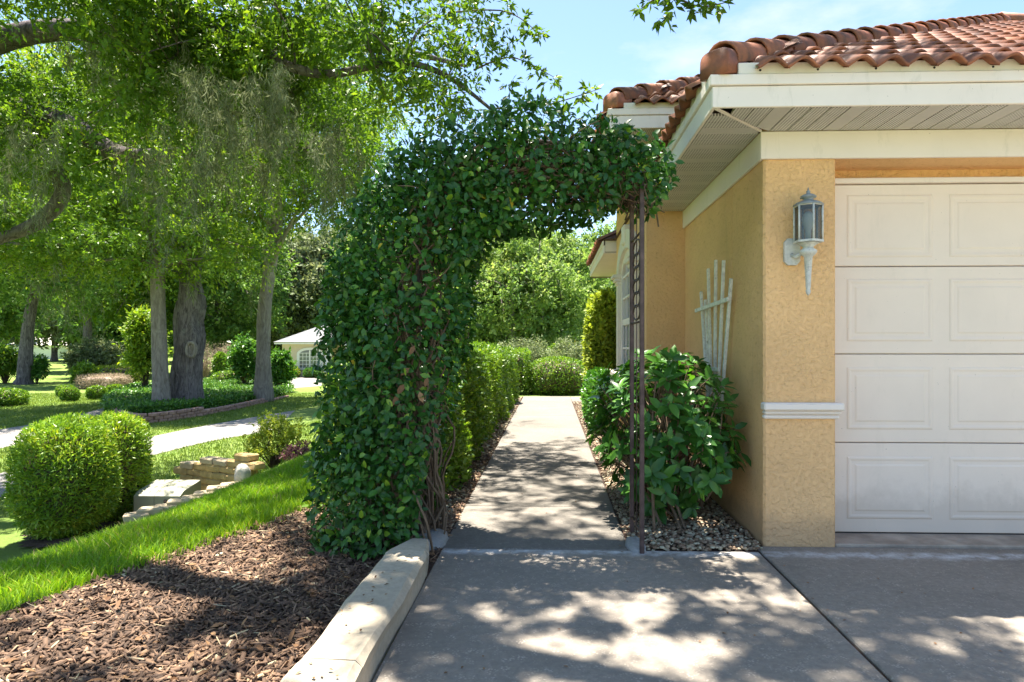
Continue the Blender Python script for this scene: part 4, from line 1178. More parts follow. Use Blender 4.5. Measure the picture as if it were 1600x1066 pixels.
for (pa, pb) in ((posts[0], posts[1]), (posts[2], posts[3])):
    pa, pb = Vector((*pa, 0)), Vector((*pb, 0)); mid = (pa + pb) / 2
    for f in (.5,):
        q = pa + (pb - pa) * f
        MB().tube([q + Vector((0, 0, .05)), q + Vector((0, 0, 2.05))], .003, 5).build('rail', MAT['iron'], arb)
    for k in range(6):
        zc = 1.34 + k * .075
        ring = [mid + (pb - pa) * (.34 * math.cos(a)) + Vector((0, 0, zc + .045 * math.sin(a))) for a in np.linspace(0, 2 * math.pi, 13)]
        MB().tube(ring, .0055, 5, False).build('scroll', MAT['iron'], arb)
    for zc in (.10, 1.28, 1.78, 2.03):
        MB().tube([pa + Vector((0, 0, zc)), pb + Vector((0, 0, zc))], .007, 5).build('crossbar', MAT['iron'], arb)

# ------------------------------------------------------------------ climbing vine over the arbor
out_px = [(488, 800), (482, 730), (500, 640), (492, 560), (500, 470), (515, 400), (555, 320), (590, 270), (650, 222), (700, 195), (760, 172), (830, 160), (900, 178), (955, 192), (1005, 218), (1042, 245), (1055, 290), (1045, 325),
          (1010, 342), (985, 322), (950, 335), (925, 352), (880, 362), (845, 372), (800, 372), (768, 388), (745, 430), (748, 480), (742, 540), (722, 600), (705, 660), (690, 720), (680, 790), (668, 830), (640, 850), (590, 862), (540, 850), (505, 838)]
opoly = []
for px, py in out_px:
    p = at(px, py, 3.76); opoly.append((p[0], max(p[2], -.02)))
spine0 = 0
spine = np.array([(-.90, 0.0), (-.88, .6), (-.86, 1.2), (-.82, 1.7), (-.62, 2.08), (-.25, 2.22), (.15, 2.2), (.45, 2.12), (.62, 2.08)])
SPN = smooth_line(np.column_stack([spine, np.zeros(len(spine))]), 60)[:, :2]
_op = []
for q in opoly:      # the outline is the leaf tips: draw the stalks' outline a leaf-length inside it
    d_ = SPN - np.array(q); j_ = (d_ ** 2).sum(1).argmin(); l_ = np.linalg.norm(d_[j_]); k_ = .055 if q[1] > .1 else .02
    _op.append(tuple(np.array(q) + d_[j_] / max(l_, 1e-6) * min(k_, l_ * .5)))
opoly = _op
vine = thing('climbing_vine', (-.80, 3.8, 0), 'dark green jasmine vine swallowing the arbor in an arch', 'vine')
def vine_points(n):
    out = []
    xs = [p[0] for p in opoly]; zs = [p[1] for p in opoly]
    while sum(len(o) for o in out) < n:
        q = np.column_stack([rng.uniform(min(xs), max(xs), n), rng.uniform(min(zs), max(zs), n)])
        q = q[in_poly(q[:, 0], q[:, 1], opoly)]
        d2 = ((q[:, None] - SPN[None]) ** 2).sum(-1); j = d2.argmin(1); d = np.sqrt(d2.min(1))
        half = np.interp(SPN[j][:, 1], [0, .5, 1.6, 2.3], [.50, .48, .42, .36]) * np.where(SPN[j][:, 0] > .2, .9, 1)
        rmax = .48
        yy = np.sqrt(np.clip(1 - (d / rmax) ** 2 * .75, .15, 1)) * half
        f = rng.uniform(-1, 1, len(q)); f = np.sign(f) * np.abs(f) ** .42       # denser at the outside
        y = 3.80 + f * yy
        nn = np.column_stack([(q - SPN[j])[:, 0] * 1.6, f * .5, (q - SPN[j])[:, 1] * 1.6])
        out.append(np.column_stack([q[:, 0], y, q[:, 1], nn]))
    A = np.concatenate(out)[:n]
    return A[:, :3], unit(A[:, 3:] + 1e-4)
P, NNo = vine_points(32000)
# thinner leaf cover where the bare stems show on the inner front of the column and under the arch
w = np.ones(len(P))
inner = (P[:, 0] > -.86) & (P[:, 0] < -.52) & (P[:, 2] > .62) & (P[:, 2] < 1.92) & (P[:, 1] < 3.98)
w[inner] = .46
under = (P[:, 2] > 1.84) & (P[:, 2] < 2.12) & (P[:, 0] > .05) & (P[:, 0] < .55) & (P[:, 1] < 3.7)
w[under] = .75
w *= np.where(noise3(P, 5.5, 21) < -.18, .45, 1.0)
kp = rng.random(len(P)) < w; P, NNo = P[kp], NNo[kp]
D = unit(NNo * .2 + rng.normal(size=P.shape) * .6 + np.array([0, -.1, -.25]))
NL = unit(NNo * .8 + rng.normal(size=P.shape) * .45 + np.array([0, -.25, .55]))
L = .051 * rng.uniform(.55, 1.3, len(P))
tone = np.clip(.36 + .26 * noise3(P, 4, 31) + rng.normal(0, .24, len(P)), 0, .97)
tone[rng.random(len(P)) < .03] = .985
tone[rng.random(len(P)) < .0025] = 1.0
vis = P[:, 1] - 2.0 * (NNo[:, 1] < -.5)
order = np.argsort(vis + rng.random(len(P)) * .35)
own, rest = order[:300], order[300:]
leaves('leaf_mass', MAT['vine'], vine, P[rest], D[rest], NL[rest], L[rest], L[rest] * .52, True, tone[rest])
def leaf_variants(nm, mat, ln, wd, tones):
    out = []
    for tn in tones:
        V, F, k = leaf_arrays(np.zeros((1, 3)), np.array([[0, 1., 0]]), np.array([[0, 0, 1.]]), ln, wd, True, .12)
        me = np_mesh(nm, V, F, True, np.full(len(V), tn)); me.materials.append(mat); out.append(me)
    return out
def frame_M(p, d, n, s=1.0):
    d = Vector(d).normalized(); n = Vector(n); x = d.cross(n).normalized(); n = x.cross(d)
    M = Matrix((( x.x, d.x, n.x, p[0]), (x.y, d.y, n.y, p[1]), (x.z, d.z, n.z, p[2]), (0, 0, 0, 1)))
    return M @ Matrix.Scale(s, 4)
lv = leaf_variants('leaf', MAT['vine'], .066, .036, (.15, .35, .5, .65, .8, .92))
for i in own:
    link(lv[min(5, int(tone[i] * 6))], 'leaf', None, vine, M=frame_M(P[i], D[i], NL[i], L[i] / .066))
# woody stems
stems = MB()
for i in range(80):
    x0, y0 = min(-.75, -.84 + rng.normal() * .09), 3.81 + rng.normal() * .15
    top = rng.uniform(.9, 2.0)
    zs = np.linspace(-.02, top, 9)
    pts_ = [(x0 + .10 * math.sin(z * rng.uniform(2, 5) + i) + rng.normal() * .025 + .16 * max(0, z - 1.2) , y0 + .08 * math.cos(z * 3 + i) + rng.normal() * .02, z) for z in zs]
    r0 = rng.uniform(.004, .012)
    stems.tube(smooth_line(pts_, 18), list(np.linspace(r0, r0 * .5, 18)), 5, False)
for i in range(90):
    f0, f1 = sorted(rng.uniform(.42, 1.0, 2)); f1 = max(f1, f0 + .15)
    P_ = []
    for f in np.linspace(f0, min(f1, 1.0), 8):
        p = SPN[int(f * 59)]; P_.append((p[0] + rng.normal() * .05, 3.80 + .25 * math.sin(i * 1.7 + f * 6) + rng.normal() * .03, p[1] - .06 + rng.normal() * .06))
    r0 = rng.uniform(.003, .009)
    stems.tube(smooth_line(P_, 18), list(np.linspace(r0, r0 * .6, 18)), 5, False)
for i in range(120):
    f = rng.uniform(.1, .84); p = SPN[int(f * 59)]
    a = np.array([p[0], 3.8, p[1]]) + rng.normal(size=3) * .08
    b_ = a + rand_unit(1)[0] * np.array([.34, .40, .34])
    stems.tube(bez(a, b_, .1, 7, .12, .05), list(np.linspace(.005, .002, 7)), 4, False)
stems.build('stems', MAT['stem'], vine, kind='stuff')
# brown dead leaves caught in the vine
dl = leaf_variants('dead_leaf', MAT['dead'], .07, .034, (.3, .9))
for px, py in ((655, 612), (632, 600), (668, 590), (640, 575), (622, 618), (648, 540)):
    p = at(px, py, 3.40); link(dl[px % 2], 'dead_leaf', None, vine, M=frame_M(p, (rng.normal() * .5, -.2, -1), (0.2, -1, .3), rng.uniform(.7, 1.1)))

# ------------------------------------------------------------------ broad-leaved shrub by the pillar
shr = thing('broadleaf_shrub', (.84, 4.35, 0), 'glossy broad-leaved shrub growing under the fan trellis', 'shrub')
ends, dirs = [], []
stm = MB()
def shrub_end():
    while True:
        p = np.array([rng.uniform(.30, 1.17), rng.uniform(3.72, 5.35), rng.uniform(.08, 1.10)])
        q = (p - np.array([.78, 4.45, .62])) / np.array([.48, .85, .55])
        r_ = np.linalg.norm(q)
        if .55 < r_ < 1.05:
            if p[0] > 1.05 and p[2] < .42: continue
            return p
for i in range(330):
    e = shrub_end(); b0 = np.array([rng.normal(.82, .10), rng.normal(4.35, .22), 0])
    b0[1] = max(3.98, b0[1])
    P_ = bez(b0, e, .0, 9, .05, .16)
    if i < 50: stm.tube(P_, list(np.linspace(.011, .004, 9)), 5, False)
    else: stm.tube(P_[4:], list(np.linspace(.006, .003, 5)), 4, False)
    ends.append(e); d = P_[-1] - P_[-2]; dirs.append(unit(d + np.array([0, 0, .02]) + (e - np.array([.8, 4.45, .55])) * .05))
stm.build('stems', MAT['stem'], shr, kind='stuff')
LP, LD, LN, LL = [], [], [], []
for e, d in zip(ends, dirs):
    m = rng.integers(6, 10); ax = d
    u_ = unit(np.cross(ax, [0.3, .2, 1.0])); v_ = np.cross(ax, u_)
    for k in range(m):
        a = 2 * math.pi * (k * .382) + rng.normal() * .2
        rad_ = u_ * math.cos(a) + v_ * math.sin(a)
        dd = unit(rad_ * 1.0 + ax * rng.uniform(.15, .7) + np.array([0, 0, -.12]))
        LP.append(e - ax * rng.uniform(0, .05)); LD.append(dd); LN.append(unit(ax * 1.0 - dd * .3 + np.array([0, 0, .35]) + rng.normal(size=3) * .15)); LL.append(.098 * rng.uniform(.6, 1.3))
LP, LD, LN, LL = map(np.array, (LP, LD, LN, LL))
ok = LP[:, 0] + LD[:, 0] * LL < XW - .005
LP, LD, LN, LL = LP[ok], LD[ok], LN[ok], LL[ok]
tn = np.clip(.35 + .32 * (LP[:, 2] - .5) * .4 + rng.normal(0, .2, len(LP)), 0, 1)
order = np.argsort(LP[:, 1] + LP[:, 0] * .5 + rng.random(len(LP)) * .5)
own, rest = order[:300], order[300:]
leaves('leaf_mass', MAT['shrub'], shr, LP[rest], LD[rest], LN[rest], LL[rest], LL[rest] * .43, True, tn[rest])
lv = leaf_variants('leaf', MAT['shrub'], .115, .05, (.08, .25, .42, .58, .75, .95))
for i in own:
    link(lv[min(5, int(tn[i] * 6))], 'leaf', None, shr, M=frame_M(LP[i], LD[i], LN[i], LL[i] / .115))

# ------------------------------------------------------------------ path hedges
box_hedge('path_hedge', 'long clipped hedge lining the left of the path', (-1.55, 4.25, 0), (-.78, 13.6, 1.06), 42000, (.050, .5), 'hedge', lump=.17, inset=.22, faces=(.35, 1.6, 1.2, .5, 1.3))
clipped_bush('rounded_hedge', 'low rounded hedge closing the far end of the path', (.18, 15.7, .36), (.75, .75, .50), 2.6, 9000, (.06, .5), 'hedge', 'hedge', None, 'twig', .86, .2, False)
box_hedge('cross_hedge', 'flat topped hedge turning left behind the rounded hedge', (-3.2, 15.2, 0), (-.55, 16.4, 1.02), 14000, (.06, .5), 'hedge', oval=False)
clipped_bush('wall_climber', 'tall yellow-green climber covering the house corner past the window', (.98, 11.55, .98), (.34, .5, 1.06), 3.0, 12000, (.095, .5), 'lime', 'climber', None, 'twig', .74, .36, True, .8, .22)
clipped_bush('wall_climber', 'darker leafy shrub below the arched window sill', (.72, 9.3, .36), (.22, 1.2, .42), 2.6, 5000, (.07, .5), 'shrub', 'shrub', None, 'twig', .80, .28, True)
clipped_bush('garden_bush', 'small bright bush in front of the yellow cottage', (.55, 29, .55), (.8, .8, .75), 2.2, 3500, (.12, .45), 'hedge', 'bush', None, 'twig', .8, .25)

# ------------------------------------------------------------------ clipped balls, utility box, retaining walls
def gp(px, t): x, y = gx(px, t); return x, y, H1(x, y)
x, y, z = gp(104, 8.2)
clipped_bush('ball_bush', 'big rounded clipped bush beside the green utility box', (x, y, -.53), (.53, .56, .74), 2.5, 26000, (.070, .24), 'ball', 'bush', 'clipped round bushes', 'twig', .80, .30, False, .7, .12)
x, y, z = gp(182, 9.0)
clipped_bush('ball_bush', 'darker clipped bush tucked behind the big rounded bush', (x, y, -.55), (.36, .46, .72), 2.5, 15000, (.070, .24), 'ball', 'bush', 'clipped round bushes', 'twig', .80, .30, False, .7, .12, 9)
bx0 = gx(208, 8.75); bx1 = gx(282, 8.75)
ub = thing('utility_box', ((bx0[0] + bx1[0]) / 2, bx0[1] + .35, LOW), 'low green metal utility box in the block alcove', 'utility box')
ax, bx_ = bx0[0], bx1[0]; y0 = (bx0[1] + bx1[1]) / 2; zt_ = 1.143 - .232 * 8.75
prof = [(y0, LOW + .03), (y0, zt_ - .02), (y0 + .10, zt_ + .035), (y0 + .52, zt_ + .095), (y0 + .54, LOW + .03)]
mid = ax + (bx_ - ax) * .44
for a, b_ in ((ax, mid - .004), (mid + .004, bx_)):
    MB().prism([(a, yy, zz_) for yy, zz_ in prof], (b_ - a, 0, 0)).build('lid' if a == ax else 'door', MAT['box'], ub)
MB().box(ax + .01, bx_ - .01, y0 + .01, y0 + .50, LOW + .03, zt_ - .03).build('frame', MAT['box'], ub)
MB().bbox(ax - .10, bx_ + .10, y0 - .12, y0 + .85, LOW - .05, LOW + .03, .01).build('pad', MAT['pad'], ub)
lxx = mid + (bx_ - mid) * .45
ring = [(lxx + .022 * math.cos(a), y0 - .006, zt_ - .09 + .022 * math.sin(a)) for a in np.linspace(0, 2 * math.pi, 13)]
MB().tube(ring, .006, 6, False).build('lock_ring', MAT['iron'], ub)
MB().lathe([(.016, 0), (.016, .012)], 10, (lxx, y0 - .012, zt_ - .098)).build('lock', MAT['iron'], ub)

def block_mesh(l, d, h, seed, b=.018):
    r = random.Random(seed); mb = MB().bbox(-l/2, l/2, -d/2, d/2, 0, h, b)
    mb.v = [(x + r.uniform(-.008, .008), y + r.uniform(-.008, .008), z + r.uniform(-.004, .004)) for x, y, z in mb.v]
    me = mb.mesh('block'); return me
bms = [block_mesh(.30, .20, .10, s_, .02) for s_ in range(5)]
for me in bms: me.materials.append(MAT['block'])
cms = [block_mesh(.27, .19, .085, s_ + 20, .014) for s_ in range(4)]
for me in cms: me.materials.append(MAT['cap'])
rw = thing('retaining_wall', (-4.6, 9.5, LOW), 'tan concrete block wall behind the green utility box', 'retaining wall')
A_, B_ = np.array(gx(290, 9.75)), np.array(gx(392, 9.05))
dirv = (B_ - A_) / np.linalg.norm(B_ - A_); yaw = math.atan2(dirv[1], dirv[0]); LN_ = np.linalg.norm(B_ - A_)
def top_at(f): return 1.143 - (.178 - .010 * f) * (9.75 - .7 * f) + (.11 if f > .68 else 0) + (.10 if f > .86 else 0)
for c_ in range(9):
    zz_ = LOW + c_ * .102
    s_ = -.15 if c_ % 2 else 0.0
    while s_ < LN_:
        f = s_ / LN_
        topz = top_at(max(0, f))
        if zz_ + .10 < topz - .04:
            p = A_ + dirv * (s_ + .15)
            M = Matrix.Translation((p[0], p[1], zz_)) @ Matrix.Rotation(yaw + random.uniform(-.04, .04), 4, 'Z') @ Matrix.Translation((0, random.uniform(-.012, .012), 0))
            link(random.choice(bms), 'block', None, rw, M=M)
        elif zz_ < topz - .03:
            p = A_ + dirv * (s_ + .15)
            M = Matrix.Translation((p[0], p[1] - .01, zz_)) @ Matrix.Rotation(yaw + random.uniform(-.03, .03), 4, 'Z')
            link(random.choice(cms), 'cap_block', None, rw, M=M)
        s_ += .305
sw = thing('stepped_wall', (-5, 8, LOW), 'low stepped block wall climbing the grass in front of the utility box', 'retaining wall')
steps = [(214, 802, 7.75), (236, 793, 7.85), (260, 789, 7.95), (281, 780, 8.05), (303, 775, 8.15), (321, 768, 8.25), (341, 760, 8.35), (362, 755, 8.45)]
for i, (px, py, tt) in enumerate(steps):
    p = at(px, py, tt)
    a = .42
    M = Matrix.Translation((p[0], p[1], p[2] - .085)) @ Matrix.Rotation(a + random.uniform(-.06, .06), 4, 'Z')
    link(cms[i % 4], 'cap_block', None, sw, M=M)
    zc = p[2] - .19
    while zc > LOW - .12:
        M = Matrix.Translation((p[0], p[1] + .01, zc)) @ Matrix.Rotation(a + random.uniform(-.04, .04), 4, 'Z')
        link(random.choice(bms), 'block', None, sw, M=M); zc -= .102
def rock(name, label, c, r, mat, seed):
    t = thing(name, (c[0], c[1], c[2] - r[2]), label, 'rock')
    vs, fs = super_core(c, r, 2.3, 1.0, 10)
    rr = np.random.default_rng(seed); vs = np.array(vs); vs = np.asarray(c) + (vs - np.asarray(c)) * (1 + .35 * noise3(vs, 14, seed))[:, None]
    MB().add(vs, fs, True).build('stone', MAT[mat], t)
p = at(378, 740, 8.75); rock('boulder', 'rough whitish boulder at the right end of the block wall', (p[0], p[1], p[2] - .02), (.09, .11, .13), 'rock', 3)
# yellow-green shrub on the bank: airy, open
def airy_shrub(name, label, c, r, n, leaf, mat, cat='shrub', nst=40, group=None, stem='twig', base=None):
    b0 = (c[0], c[1], c[2] - r[2]) if base is None else base
    t = thing(name, b0, label, cat, group)
    C = ellipsoid_points(c, r, nst, .45, -.6)
    mb = MB()
    for e in C: mb.tube(bez((b0[0] + rng.normal() * .05 * r[0], b0[1] + rng.normal() * .05 * r[1], b0[2]), e, 0, 6, .05, .12), list(np.linspace(.018, .005, 6) * max(r[0], .35)), 4, False)
    mb.build('stems', MAT[stem], t, kind='stuff')
    if n:
        nl = max(1, n // (nst * 7))
        P, D = clump_leaves(C, max(r) * .34, 7, nl, .05)
        L = leaf[0] * rng.uniform(.7, 1.25, len(P))
        leaves('foliage', MAT[mat], t, P, D, up_normals(len(P), .6), L, L * leaf[1], False, np.clip(rng.normal(.5, .22, len(P)), 0, 1))
    return t
airy_shrub('silver_shrub', 'silvery green shrub behind the path end hedge', (.75, 22, .75), (.75, .8, .62), 5000, (.10, .35), 'grey', 'shrub', 90, base=(.75, 22, -.03))
airy_shrub('silver_shrub', 'pale feathery shrub showing above the flat hedge', (-1.0, 24, .75), (1.1, .9, .62), 5000, (.10, .35), 'grey', 'shrub', 90, base=(-1.0, 24, -.03))
x, y, z = gp(428, 9.6)
airy_shrub('lime_shrub', 'airy lime green shrub on the bank above the block wall', (x, y, z + .46), (.42, .40, .40), 4200, (.05, .45), 'lime', 'shrub', 60, base=(x, y, z))
x, y, z = gp(466, 9.0)
airy_shrub('purple_shrub', 'small reddish purple shrub beside the lime green shrub', (x, y, z + .12), (.24, .22, .16), 900, (.045, .4), 'purple', 'shrub', 25, base=(x, y, z))
# mulch around the ball bushes
sheet('bush_bed', [gx(30, 7.6), gx(150, 7.35), gx(250, 8.0), gx(235, 9.8), gx(60, 9.6)], 0, MAT['soil'], 'dark mulch patch under the clipped bushes', True, 0, .12, .03)

# ------------------------------------------------------------------ grass blades
def blades(name, xy, h, w, label, mat='grass'):
    n = len(xy)
    z = Hz(xy[:, 0], xy[:, 1])
    B = np.column_stack([xy, z - .005])
    a = rng.uniform(0, 6.28, n); S_ = np.stack([np.cos(a), np.sin(a), np.zeros(n)], 1)
    lean = rng.normal(size=(n, 2)) * .35
    hh = h * rng.uniform(.45, 1.25, n) * (1 + .35 * noise3(B, 3.1, 6))
    m_ = B + np.column_stack([lean * hh[:, None] * .35, hh * .62]); tp = B + np.column_stack([lean * hh[:, None], hh * .95])
    ww = (w * rng.uniform(.6, 1.3, n))[:, None]
    V = np.stack([B - S_ * ww, B + S_ * ww, m_ + S_ * ww * .8, m_ - S_ * ww * .8, tp], 1)
    F = (np.arange(n)[:, None, None] * 5 + np.array([[0, 1, 2], [0, 2, 3], [3, 2, 4]])[None]).reshape(-1, 3)
    tone = np.clip(.45 + .26 * noise3(B, 2.3, 16) + rng.normal(0, .2, n), 0, .93)
    tone[rng.random(n) < .035] = 1.0
    return link(np_mesh(name, V.reshape(-1, 3), F, False, np.repeat(tone, 5)), name, MAT[mat], None, kind='stuff', label=label)
xy = np.column_stack([rng.uniform(-6, -1.3, 330000), 1.6 + rng.random(330000) * 9.5])
s_ = xe(xy[:, 1]) - xy[:, 0]
kp = (s_ > -.02 + .03 * np.sin(xy[:, 1] * 5) + .07 * noise3(np.column_stack([xy, xy[:, 0]]), 7, 2) - .12 * rng.random(len(xy)) ** 6) & (s_ < 2.0) & (rng.random(len(xy)) < np.interp(xy[:, 1], [1.6, 5, 11], [1, .85, .45])) & ~in_poly(xy[:, 0], xy[:, 1], ALC)
blades('grass_blades', xy[kp][:105000], .082, .0032, 'lush bright grass on the bank beside the mulch bed')
# lower lawn: wider spaced tufts
tt = 9 + rng.random(150000) ** .8 * 24; pu = rng.uniform(-.87, -.28, 150000)
X_ = (-sn + pu * cs) * tt; Y_ = (cs + pu * sn) * tt
kp = (Hz(X_, Y_) < -.9) & ~in_poly(X_, Y_, ALC)
def avoid(pl_low, pl_up):
    a = [on_z(x, y, LOW)[:2] for x, y in pl_low] + [on_z(x, y, LOW)[:2] for x, y in pl_up][::-1]
    return ~in_poly(X_, Y_, a)
kp &= avoid([(-420, 905), (-120, 815), (10, 775), (120, 745), (228, 715), (330, 690), (430, 673), (510, 659), (590, 645), (680, 632)], [(-420, 840), (-120, 768), (10, 738), (120, 711), (228, 685), (330, 664), (430, 647), (510, 634), (590, 623), (680, 613)])
kp &= avoid([(-300, 790), (-100, 732), (0, 702), (55, 686), (110, 668), (160, 648)], [(-300, 750), (-100, 695), (0, 672), (55, 663), (110, 652), (165, 637)])
blades('grass_blades', np.column_stack([X_, Y_])[kp][:90000], .075, .007, 'mown grass of the lower lawn around the walk', 'mown')
# fallen leaves on concrete and mulch
n = 260
q = np.column_stack([rng.uniform(-.55, 3.2, n), rng.uniform(1.8, 9, n), np.full(n, .004)])
q = q[((q[:, 0] < .42) | (q[:, 1] < 3.5))]
q = np.concatenate([q, np.column_stack([rng.uniform(-.79, -.64, 40), rng.uniform(1.2, 3.1, 40), np.full(40, .134)])])
dd = rng.normal(size=q.shape); dd[:, 2] *= .12
leaves('fallen_leaves', MAT['dead'], None, q, dd, up_normals(len(q), 6), .022 * rng.uniform(.5, 1.2, len(q)), .010, False)['label'] = 'tiny fallen leaves scattered over the concrete'

# ------------------------------------------------------------------ oak island in the lower lawn
isl = [on_z(x, y, LOW) for x, y in ((168, 641), (182, 650), (215, 656), (262, 652), (320, 644), (380, 632), (446, 618), (440, 606), (380, 601), (300, 604), (220, 610), (178, 626))]
isl2 = [(p[0], p[1]) for p in isl]
gc = thing('ground_cover', (*np.mean(isl2, 0), LOW), 'bed of dark green ground cover around the oak trunks', 'ground cover')
A_ = np.array(isl2); n = 60000
q = np.column_stack([rng.uniform(A_[:, 0].min(), A_[:, 0].max(), n * 3), rng.uniform(A_[:, 1].min(), A_[:, 1].max(), n * 3)])
q = q[in_poly(q[:, 0], q[:, 1], isl2)][:26000]
hh = .40 + .07 * noise3(np.column_stack([q, q[:, 0]]), 1.3, 3)
zz_ = LOW + hh * (1 - .5 * rng.random(len(q)) ** 2)
# rim leaves
per = smooth_line(np.array([(x, y, 0) for x, y in isl2] + [(isl2[0][0], isl2[0][1], 0)]), 6000)
rim = np.column_stack([per[:, :2] + rng.normal(size=(6000, 2)) * .10, LOW + rng.uniform(.14, .42, 6000)])
rimf = np.repeat(rim, 2, 0) + rng.normal(size=(12000, 3)) * .05
P_ = np.concatenate([np.column_stack([q, zz_]), rimf])
leaves('leaf_mass', MAT['cover'], gc, P_, unit(rng.normal(size=P_.shape) + np.array([0, 0, .4])), up_normals(len(P_), .8), .13 * rng.uniform(.6, 1.2, len(P_)), .06, False)
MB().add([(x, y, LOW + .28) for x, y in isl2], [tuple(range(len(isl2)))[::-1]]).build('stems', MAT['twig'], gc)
be = thing('brick_edging', (*np.mean(isl2, 0), LOW), 'rose coloured brick edging around the oak island', 'edging')
brm = [block_mesh(.30, .16, .11, 40 + s_, .02) for s_ in range(4)]
for me in brm: me.name = 'brick'; me.materials.append(MAT['brick'])
ln_pts = smooth_line([on_z(x, y, LOW) for x, y in ((176, 645), (192, 656), (220, 662), (262, 658), (320, 649), (380, 637), (449, 621))], 400)
seg = np.r_[0, np.cumsum(np.linalg.norm(np.diff(ln_pts, axis=0), axis=1))]
for row, frac in ((0, 1.0), (1, .80), (2, .46)):
    s_ = .0 if row % 2 == 0 else .16
    while s_ < seg[-1] * frac:
        p = np.array([np.interp(s_, seg, ln_pts[:, k]) for k in range(2)]); p2 = np.array([np.interp(s_ + .1, seg, ln_pts[:, k]) for k in range(2)])
        yw = math.atan2(*(p2 - p)[::-1])
        M = Matrix.Translation((p[0], p[1], LOW - .01 + row * .112)) @ Matrix.Rotation(yw + random.uniform(-.08, .08), 4, 'Z') @ Matrix.Translation((0, -.02 * row + random.uniform(-.02, .02), 0))
        link(random.choice(brm), 'brick', None, be, M=M)
        s_ += .325

# ------------------------------------------------------------------ mid oaks on the island
def P3d(px, py, t): return tuple(at(px, py, t))
T = 25.0
gB = (*gx(292, T), LOW)
tB = tree('oak_tree', 'gnarled grey oak with twisted fluted trunk and oval scar', gB,
     [((gx(293, T)[0], gx(293, T)[1], LOW), .66), (P3d(293, 600, T), .50), (P3d(295, 560, T), .48), (P3d(297, 530, T), .56), (P3d(294, 500, T), .46), (P3d(299, 470, T), .45), (P3d(296, 440, T), .40), (P3d(298, 410, T), .40), (P3d(306, 370, T), .40), (P3d(330, 330, T), .34), (P3d(355, 270, T), .26)],
     [((gB[0] + .5, gB[1] + 1.5, 9.2), (6.2, 6, 4.8), 300), ((gB[0] - 4.5, gB[1], 7.8), (4.2, 4.5, 3.6), 150)], 1.05, 9, 15, (.17, .48), MAT['oak'], MAT['bark'], 'oaks on the lower lawn', moss=90, moss_len=1.7, seed=5, amp=.20, twig_r=.03, nlimb=9, sides=22)
mb = MB(); c0 = at(299, 546, T - .62)
vs = []
for k in range(20):
    a = 2 * math.pi * k / 20
    vs.append((c0[0] + .17 * math.cos(a), c0[1] + .02 * math.sin(3 * a), c0[2] + .27 * math.sin(a)))
mb.tube(vs + [vs[0]], .075, 7, False); mb.add([(x * .96 + c0[0] * .04, y - .01, z * .97 + c0[2] * .03) for x, y, z in vs], [tuple(range(20))])
mb.build('scar', MAT['bark2'], tB)
gA = (*gx(253, 24), LOW)
tree('oak_tree', 'straight pale oak trunk standing beside the gnarled oak', gA,
     [(gA, .38), (P3d(251, 600, 24), .29), (P3d(249, 540, 24), .26), (P3d(247, 470, 24), .25), (P3d(245, 400, 24), .24), (P3d(240, 330, 24), .21), (P3d(232, 250, 24), .18)],
     [((gA[0] - 2.5, gA[1] + .5, 8.0), (5.2, 5, 3.9), 240), ((gA[0] + 1.0, gA[1] - 1.5, 4.6), (4.0, 2.2, 1.3), 80), ((gA[0] - 5.5, gA[1] - 1, 4.8), (3.5, 2.5, 1.3), 70)], 1.0, 9, 15, (.16, .48), MAT['oak_lime'], MAT['bark2'], 'oaks on the lower lawn', moss=50, moss_len=1.5, seed=8, amp=.05, twig_r=.028)
gC = (*gx(410, 28), LOW)
tree('oak_tree', 'slender leaning oak in front of the grey roofed house', gC,
     [(gC, .44), (P3d(411, 590, 28), .33), (P3d(412, 540, 28), .29), (P3d(414, 480, 28), .28), (P3d(420, 430, 28), .27), (P3d(427, 380, 28), .25), (P3d(436, 320, 28), .24), (P3d(445, 240, 28), .18)],
     [((gC[0] + 1.2, gC[1] + .5, 10.0), (4.6, 5, 4.8), 250), ((gC[0] - 1.5, gC[1] - 1, 7.0), (2.6, 2.6, 2.2), 60)], 1.0, 9, 15, (.17, .48), MAT['oak'], MAT['bark2'], 'oaks on the lower lawn', moss=50, moss_len=1.6, seed=12, amp=.10, twig_r=.028)

# ------------------------------------------------------------------ the near live oak whose limbs hang over the bank and drive
root = np.array([-13.2, 10.6, LOW])
oak = thing('live_oak', tuple(root), 'great live oak spreading mossy limbs over the bank and driveway', 'tree')
nodes = []
TP, _ = limb(oak, [root, root + [.1, .1, 1.5], root + [.2, 0, 3.2], root + [.5, -.1, 4.8], root + [.9, -.2, 6.6], root + [1.4, -.6, 8.6]], [.75, .58, .54, .46, .34, .2], MAT['bark'], 40, 20, 'trunk', .1, 3)
L1 = [root + [.3, 0, 4.6], at(-130, 165, 12.4), at(0, 168, 12.0), at(110, 200, 11.6), at(190, 242, 11.3), at(285, 240, 11.1), at(390, 225, 10.9), at(480, 235, 10.8)]
L2 = [at(55, 190, 11.8), at(78, 250, 11.7), at(98, 300, 11.6), at(62, 345, 11.5), at(0, 372, 11.4), at(-70, 385, 11.4)]
L3 = [root + [.8, -.2, 6.4], at(80, -90, 8.6), at(250, 8, 8.0), at(330, 48, 7.8), at(405, 82, 7.6), at(455, 105, 7.5), at(520, 116, 7.4), at(615, 97, 7.2), at(690, 115, 7.1), at(760, 165, 7.0), at(800, 205, 6.9)]
L4 = [root + [.7, -.2, 5.8], np.array([-7.5, 6.6, 6.2]), np.array([-4.8, 5.2, 6.9]), np.array([-2.4, 4.2, 7.3]), np.array([-.4, 3.4, 7.2]), np.array([1.2, 2.8, 6.8])]
